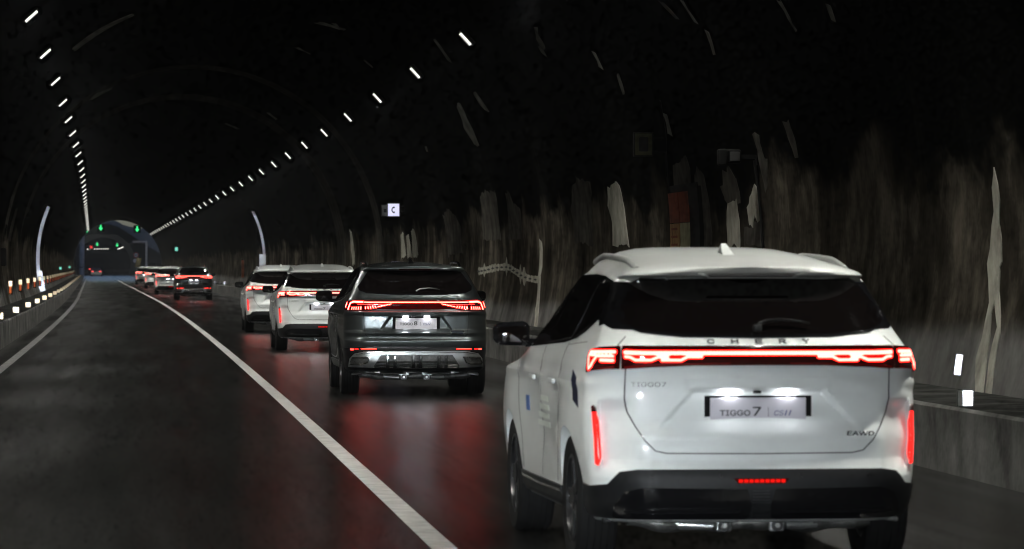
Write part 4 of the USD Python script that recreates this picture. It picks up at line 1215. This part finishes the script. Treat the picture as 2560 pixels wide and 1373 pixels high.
t = thing('loudspeaker', 'black horn loudspeaker high on the right wall', 'loudspeaker', None, lining_map(np.array([[s, a * TR]]))[0][0] + np.array([-.32, 0, 0]))
obj('case', cat(rbx((0, 0, 0), (.26, .22, .17), .03), rbx((-.10, -.08, -.01), (.12, .12, .20), .03)), 'metal_black', t, smooth=30)
obj('bracket', cat(bx((.22, 0, 0), (.24, .04, .05)), bx((.33, 0, 0), (.03, .12, .2))), 'metal_black', t)
obj('front', rbx((.05, -.115, 0), (.12, .012, .11), .01), 'metal_grey', t)
tube_pts = lambda pts, off: np.array([lining_map(np.array([[on_wall(x, y)[0], on_wall(x, y)[1] * TR]]))[0][0] + lining_map(np.array([[on_wall(x, y)[0], on_wall(x, y)[1] * TR]]))[1][0] * off for x, y in pts])
tag(obj('cable', tube(tube_pts([(1892, 400), (1902, 470), (1910, 560), (1914, 640)], .03), .018, 6), 'metal_black'), 'thin black cable running down the wall from the loudspeaker', 'cable')
tag(obj('cable', tube(tube_pts([(1655, 250), (1668, 330), (1672, 440), (1686, 520), (1690, 640)], .03), .016, 6), 'metal_black'), 'thin black cable running down the wall left of the red cabinet', 'cable')

def wall_quad(px0, px1, py0, py1, ref):
    """(s range, z range) on the lining for a box of pixels"""
    sA, aA = on_wall(px1, ref); sB, aB = on_wall(px0, ref)
    sm = (sA + sB) / 2
    z = lambda y: CAM_H + ray((px0 + px1) / 2, y)[2] * sm
    return sA, sB, z(py1), z(py0)
sA, sB, zlo, zhi = wall_quad(1684, 1734, 480, 612, 560)
zlo = .9
def wall_panel(name, sa, sb, z0, z1, d, m, parent, seg=6):
    z = np.linspace(z0, z1, seg)
    a = np.arcsin((z - TCZ) / TR)
    poly = Polygon([(sa, a[0] * TR), (sb, a[0] * TR), (sb, a[-1] * TR), (sa, a[-1] * TR)])
    return obj(name, raised(poly, lining_map, d, 0., cell=.3, flip=True), m, parent)
hc = thing('hydrant_cabinet', 'recessed fire cabinet with red upper doors and yellowish lower doors', 'cabinet')
wall_panel('frame', sA - .75, sB + .05, zlo - .05, zhi + .10, .02, 'metal_black', hc)
sm_ = (sA + sB) / 2; zm = CAM_H + ray(1709, 556)[2] * sm_
wall_panel('upper_door', sm_ + .02, sB, zm, zhi, .05, 'cabinet_red', hc)
wall_panel('upper_door', sA, sm_ - .02, zm, zhi, .05, 'cabinet_red', hc)
wall_panel('lower_door', sm_ + .02, sB, zlo, zm - .01, .05, 'cabinet_yellow', hc)
wall_panel('lower_door', sA, sm_ - .02, zlo, zm - .01, .05, 'cabinet_cream', hc)
for k in range(5):
    zz = zm - .10 - .11 * k
    wall_panel('notice_line', sm_ + .25, sB - .15, zz, zz + .03, .056, 'cabinet_red', hc, 3)
tag(obj('door_recess', raised(Polygon([(sA - 1.0, math.asin((.9 - TCZ) / TR) * TR), (sA - .1, math.asin((.9 - TCZ) / TR) * TR), (sA - .1, math.asin((zhi + .05 - TCZ) / TR) * TR), (sA - 1.0, math.asin((zhi + .05 - TCZ) / TR) * TR)]), lining_map, .06, 0., cell=.4, flip=True), 'metal_black', hc), None)
# orange plate low on the wall by the arch, small green signs
s, a = on_wall(612, 672); p_ = lining_map(np.array([[s, a * TR]]))[0][0]
t = thing('wall_cabinet', 'small orange cabinet low on the right wall before the reflective arch', 'cabinet', None, p_ + np.array([-.12, 0, 0]))
obj('case', rbx((0, .1, 0), (.14, .5, 1.0), .02), 'orange', t); obj('lid', rbx((-.01, .1, .52), (.17, .54, .05), .015), 'metal_black', t)
def small_sign(px, py, s, w, h, label, m, name='exit_sign'):
    d = ray(px, py)
    t = thing(name, label, 'sign', None, (d[0] * s, s, CAM_H + d[2] * s))
    obj('face', rbx((0, 0, 0), (w, .04, h), .015), m, t)
    obj('case', rbx((0, .05, 0), (w + .05, .06, h + .05), .015), 'metal_black', t)
small_sign(441, 623, 398, .28, .36, 'small lit greenish sign on the right wall above the far group of cars', 'sign_lit_green')
small_sign(476, 617, 372, .40, .30, 'unlit grey sign to the right of the small greenish sign', 'cabinet_cream')
small_sign(151, 671, 250, .14, .14, 'small lit green exit sign low on the left wall, nearer one', 'sign_lit_green')
small_sign(174, 668, 330, .14, .14, 'small lit green exit sign low on the left wall, farther one', 'sign_lit_green')
# dark cabinet on the left wall
s, a = 104., 0
t = thing('wall_cabinet', 'dark narrow box on the left wall behind the first reflectors', 'cabinet', None, P(112, TCX - 5.38, 1.9))
obj('case', rbx((0, 0, 0), (.14, .4, .5), .02), 'metal_black', t); obj('door', rbx((.075, 0, 0), (.012, .34, .44), .006), 'metal_black', t)

# ------------------------------------------------------------------ lane signals
def signal(px, py, s, size, label, m, cross=False):
    d = ray(px, py); 
    t = thing('lane_signal', label, 'traffic signal', None, (d[0] * s, s, CAM_H + d[2] * s))
    w = size
    obj('case', rbx((0, .08, 0), (w * 1.25, .14, w * 1.35), .04), 'metal_black', t)
    if cross:
        e = unary_union([LineString([(-.3, -.3), (.3, .3)]).buffer(.11, cap_style='flat'), LineString([(-.3, .3), (.3, -.3)]).buffer(.11, cap_style='flat')])
    else:
        e = unary_union([sbox(-.13, -.1, .13, .5), Polygon([(-.36, -.02), (0, -.5), (.36, -.02), (.2, .03), (-.2, .03)])])
    e = shapely.affinity.scale(e, w, w, origin=(0, 0))
    mm = trimesh.creation.extrude_polygon(e, .01, engine='earcut')
    obj('arrow' if not cross else 'cross', trimesh.Trimesh(np.stack([mm.vertices[:, 0], .006 - mm.vertices[:, 2], mm.vertices[:, 1]], 1), mm.faces, process=False), m, t)
    obj('hanger', bx((0, .1, w * .68 + .3), (.05, .05, .6)), 'metal_black', t)
signal(252, 570, 505, .72, 'lit green down arrow over the left lane at the near tunnel mouth', 'signal_green')
signal(343, 573, 505, .72, 'lit green down arrow over the right lane at the near tunnel mouth', 'signal_green')
signal(243, 611, 806, .72, 'small lit green arrow, left one at the far tunnel mouth', 'signal_green')
signal(293, 613, 806, .72, 'small lit green arrow, right one at the far tunnel mouth', 'signal_green')
signal(228, 618, 806, .72, 'small lit red signal left of the far green arrows', 'signal_red', True)
signal(217, 578, 500, .40, 'small lit green signal at the end of the left row of lamps', 'signal_green')

# ------------------------------------------------------------------ outside: portal walls, hills, second tunnel
def portal(s, label, m='headwall', w=26, h=13):
    o = float(OFF(s)) + TCX
    th = np.linspace(A0 - .25, math.pi - A0 + .25, 50)
    hole = Polygon([(o + (TR + .02) * math.cos(t), TCZ + (TR + .02) * math.sin(t)) for t in th])
    hole = unary_union([hole, sbox(o - 5.3, -1, o + 5.3, 1.5)])
    wall = sbox(o - w, -.5, o + w, h)
    if w < 10:
        wall = hole.buffer(1.1).intersection(wall)
    wall = wall.difference(hole)
    mm = trimesh.creation.extrude_polygon(wall, .8, engine='earcut')
    t = thing('portal_wall', label, 'tunnel portal')
    obj('wall', trimesh.Trimesh(np.stack([mm.vertices[:, 0], s + mm.vertices[:, 2], mm.vertices[:, 1]], 1), mm.faces[:, ::-1], process=False), m, t)
    ring = hole.buffer(.45).difference(hole).difference(sbox(o - 20, -5, o + 20, .0))
    mm = trimesh.creation.extrude_polygon(ring, 1.0, engine='earcut')
    obj('arch_ring', trimesh.Trimesh(np.stack([mm.vertices[:, 0], s - .1 + mm.vertices[:, 2], mm.vertices[:, 1]], 1), mm.faces[:, ::-1], process=False), m, t)
portal(PORTAL + .02, 'concrete portal wall at the end of the near tunnel')
portal(PORTAL2 - .9, 'dark portal wall of the second tunnel in the distance', 'hill', 7.2, 8.2)
s2 = np.arange(PORTAL2, 1290, 6.0)
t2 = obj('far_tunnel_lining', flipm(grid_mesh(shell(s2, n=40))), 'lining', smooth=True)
tag(t2, 'dark lining of the second tunnel seen through the first', 'tunnel', kind='structure')
def hill_mesh(cx, cy, rx, ry, h, seed):
    n = 46
    u = np.linspace(-1, 1, n); X, Y = np.meshgrid(u, u)
    r = np.hypot(X, Y)
    Zh = np.clip(1 - r ** 2, 0, 1) ** .8 * h
    p = np.stack([cx + X * rx, cy + Y * ry, Zh], -1)
    p[..., 2] += (meshkit.fbm(np.stack([X * 4, Y * 4, 0 * X + seed], -1)) - .5) * h * .22 * (Zh > 0) - 1.2
    return grid_mesh(p)
def hill_over(o, y0, y1, h0, h1, spread, label, slope=.5, flat=8):
    """a hill above a tunnel: starts behind its portal wall, stays clear of the bore"""
    xs = np.linspace(-spread, spread, 60); ys = np.linspace(y0, y1, 24)
    X, Y = np.meshgrid(xs, ys)
    top = h0 + (h1 - h0) * np.clip((Y - y0) / 60, 0, 1) ** .6
    Zh = np.maximum(top - np.clip(np.abs(X) - flat, 0, None) * slope, -1) 
    Zh = Zh + (meshkit.fbm(np.stack([X * .12, Y * .08, 0 * X + h0], -1)) - .5) * 3.0 * (Zh > 0)
    oo = OFF(np.clip(Y, -60, 1290)) + TCX
    p = np.stack([X + oo, Y, Zh], -1)
    tag(obj('hill', grid_mesh(p), 'hill', smooth=True), label, kind='structure')
hill_over(0, PORTAL2 - .2, 1290, 10.2, 11.6, 60, 'dark hill above the second tunnel mouth', .62, 2.0)
hill_over(0, -60, PORTAL - .2, 22, 12, 60, 'hill that the near tunnel runs through', .35)
# retaining wall and column at the left just outside the mouth
o_ = float(OFF(540)) + TCX
rwl = thing('retaining_wall', 'pale retaining wall on the left just outside the near tunnel mouth', 'wall')
for k in range(3):
    s = 522 + 14 * k
    o_ = float(OFF(s))
    obj('wall_panel', bx((o_ + TCX - 5.0, s, 2.6), (.5, 13.9, 5.8)), 'headwall', rwl)
obj('pilaster', bx((float(OFF(566)) + TCX - 4.75, 566, 3.0), (.9, .9, 7.2)), 'headwall', rwl)
obj('coping', bx((float(OFF(540)) + TCX - 5.0, 540, 5.6), (.7, 44, .18)), 'headwall', rwl)
t = thing('roadside_box', 'black equipment box on a post at the left of the near tunnel mouth', 'cabinet', None, (ray(190, 655)[0] * 518, 518, 0))
obj('case', rbx((0, 0, 2.1), (.40, .35, .8), .03), 'metal_black', t); obj('post', bx((0, 0, .85), (.12, .12, 1.7)), 'metal_black', t); obj('arm', bx((.45, 0, 1.6), (.9, .08, .08)), 'metal_black', t)
# sign gantry at the right, outside
dg = ray(366, 603); sg_ = 640.
gx, gz = dg[0] * sg_, CAM_H + dg[2] * sg_
t = thing('sign_gantry', 'grey cantilever gantry at the right between the two tunnels', 'gantry', None, (gx, sg_, 0))
obj('post', rbx((0, 0, gz / 2), (.32, .32, gz), .05), 'headwall', t); obj('beam', rbx((-1.05, 0, gz - .1), (2.3, .25, .25), .04), 'headwall', t)
# speed sign and striped board near the far mouth
def pole_sign():
    s = 560.
    d = ray(340, 638)
    t = thing('speed_sign', 'round red-rimmed speed limit sign above the striped board', 'sign', None, (d[0] * s, s, CAM_H + d[2] * s))
    c = trimesh.creation.cylinder(.36, .03, sections=32); c.apply_transform(trimesh.transformations.rotation_matrix(np.pi / 2, [1, 0, 0]))
    obj('disc', c, 'sign_white', t)
    an = trimesh.creation.annulus(.27, .37, .02, sections=32); an.apply_transform(trimesh.transformations.rotation_matrix(np.pi / 2, [1, 0, 0])); an.apply_translation((0, -.02, 0))
    obj('rim', an, 'sign_red', t)
    x = text_on('60', .26, 0, -.13, y=-.016, bold=True, d=.002)
    obj('number', x, 'ink_dark', t)
    obj('post', bx((0, .04, -1.3), (.07, .05, 3.0)), 'metal_grey', t)
    c = trimesh.creation.cylinder(.28, .03, sections=32); c.apply_transform(trimesh.transformations.rotation_matrix(np.pi / 2, [1, 0, 0])); c.apply_translation((-.12, 0, -.80))
    obj('lower_disc', c, 'sign_white', t)
    s = 556.; d = ray(346, 656)
    t = thing('hazard_board', 'tilted yellow and black striped hazard board left of the leading white SUV', 'hazard board', None, (d[0] * s, s, CAM_H + d[2] * s), ry=.2)
    obj('board', bx((0, 0, 0), (.72, .03, 1.3)), 'metal_black', t)
    B0 = sbox(-.36, -.65, .36, .65)
    for k in range(7):
        z = -.75 + .23 * k
        q = Polygon([(-.4, z - .22), (.4, z + .22), (.4, z + .34), (-.4, z - .10)]).intersection(B0)
        if q.area < .01: continue
        mm = trimesh.creation.extrude_polygon(q, .012, engine='earcut')
        obj('stripe', trimesh.Trimesh(np.stack([mm.vertices[:, 0], -.012 - mm.vertices[:, 2], mm.vertices[:, 1]], 1), mm.faces, process=False), 'retro_yellow', t)
    obj('post', bx((0, .04, -.9), (.07, .05, 1.2)), 'metal_grey', t)
pole_sign()
# lamps of the second tunnel
base = None
def far_lamp(px, py, s):
    global base
    d = ray(px, py); loc = (d[0] * s, s, CAM_H + d[2] * s)
    lab, grp = 'tiny white lamp in the row inside the second tunnel', 'lamps inside the second tunnel'
    if base is None:
        t = thing('far_tunnel_lamp', lab, 'tunnel lamp', grp, loc)
        obj('housing', rbx((0, 0, .14), (.44, .35, .10), .03), 'metal_black', t)
        obj('lens', rbx((0, 0, 0), (.24, .24, .16), .04), 'far_lamp', t)
        base = t
    else:
        dup(base, lab, grp, loc)
for k in range(12):
    far_lamp(219 + 6.0 * k - .04 * k * k, 623.5 - .15 * k, 862 + 12.6 * k)
for k in range(9):
    far_lamp(295 + 2.1 * k, 622.6 - .75 * k + (.3 * (k < 4)), 1010 - 9 * k)
# car far ahead
sF = 700.
d = ray(241, 664)
t = thing('distant_car', 'dark car far ahead with two red tail lamps, entering the second tunnel', 'car', None, (d[0] * sF, sF, 0))
cs = np.array([(-.9, .3), (.9, .3), (.92, .75), (.88, .95), (.70, 1.42), (-.70, 1.42), (-.88, .95), (-.92, .75)])
mm = trimesh.creation.extrude_polygon(Polygon(cs), 4.2, engine='earcut')
v = mm.vertices; yy = v[:, 2].copy(); yy = np.where((v[:, 1] > 1.2) & (yy > 2), 2.9, yy); yy = np.where((v[:, 1] > 1.2) & (yy < 1), .55, yy)
obj('body', trimesh.Trimesh(np.stack([v[:, 0], yy, v[:, 1]], 1), mm.faces[:, ::-1], process=False), 'paint_graphite', t)
for sd in (-1, 1):
    obj('tail_lamp', rbx((sd * .66, -.02, .86), (.42, .05, .18), .02), 'far_tail', t)
    for yw in (.8, 3.3):
        obj('wheel', revolve_x([(.32, -.1), (.32, .1), (.05, .1), (.05, -.1)], 20), 'rubber', thing('wheel_set', loc=(sd * .82, yw, .32), parent=t))
obj('rear_window', bx((0, .26, 1.18), (1.3, .02, .36), (.9, 0, 0)), 'glass_dark', t)
t = thing('distant_tail_lamp_car', 'tiny red-lit car farther left and ahead of the distant dark car', 'car', None, (ray(231, 660)[0] * 780, 780., 0))
m2 = rbx((0, 2, .78), (1.75, 4.2, 1.0), .3)
obj('body', m2, 'metal_black', t, smooth=40)
for sd in (-1, 1):
    obj('tail_lamp', rbx((sd * .3 - .2, -.12, 1.25), (.3, .05, .2), .02), 'far_tail', t)

# ------------------------------------------------------------------ the tunnel's air
usdkit.material(stage, '/World/Looks/haze', {"v": ("principled_volume", {"color": (.92, .95, 1.0), "density": HAZE, "anisotropy": .35})}, [], volume="v.volume")
MAT['haze'] = UsdShade.Material.Get(stage, '/World/Looks/haze')
tag(obj('haze', bx((0, 560, 15.5), (250, 1690, 33)), 'haze'), 'thin haze in the air of the tunnel', kind='stuff')
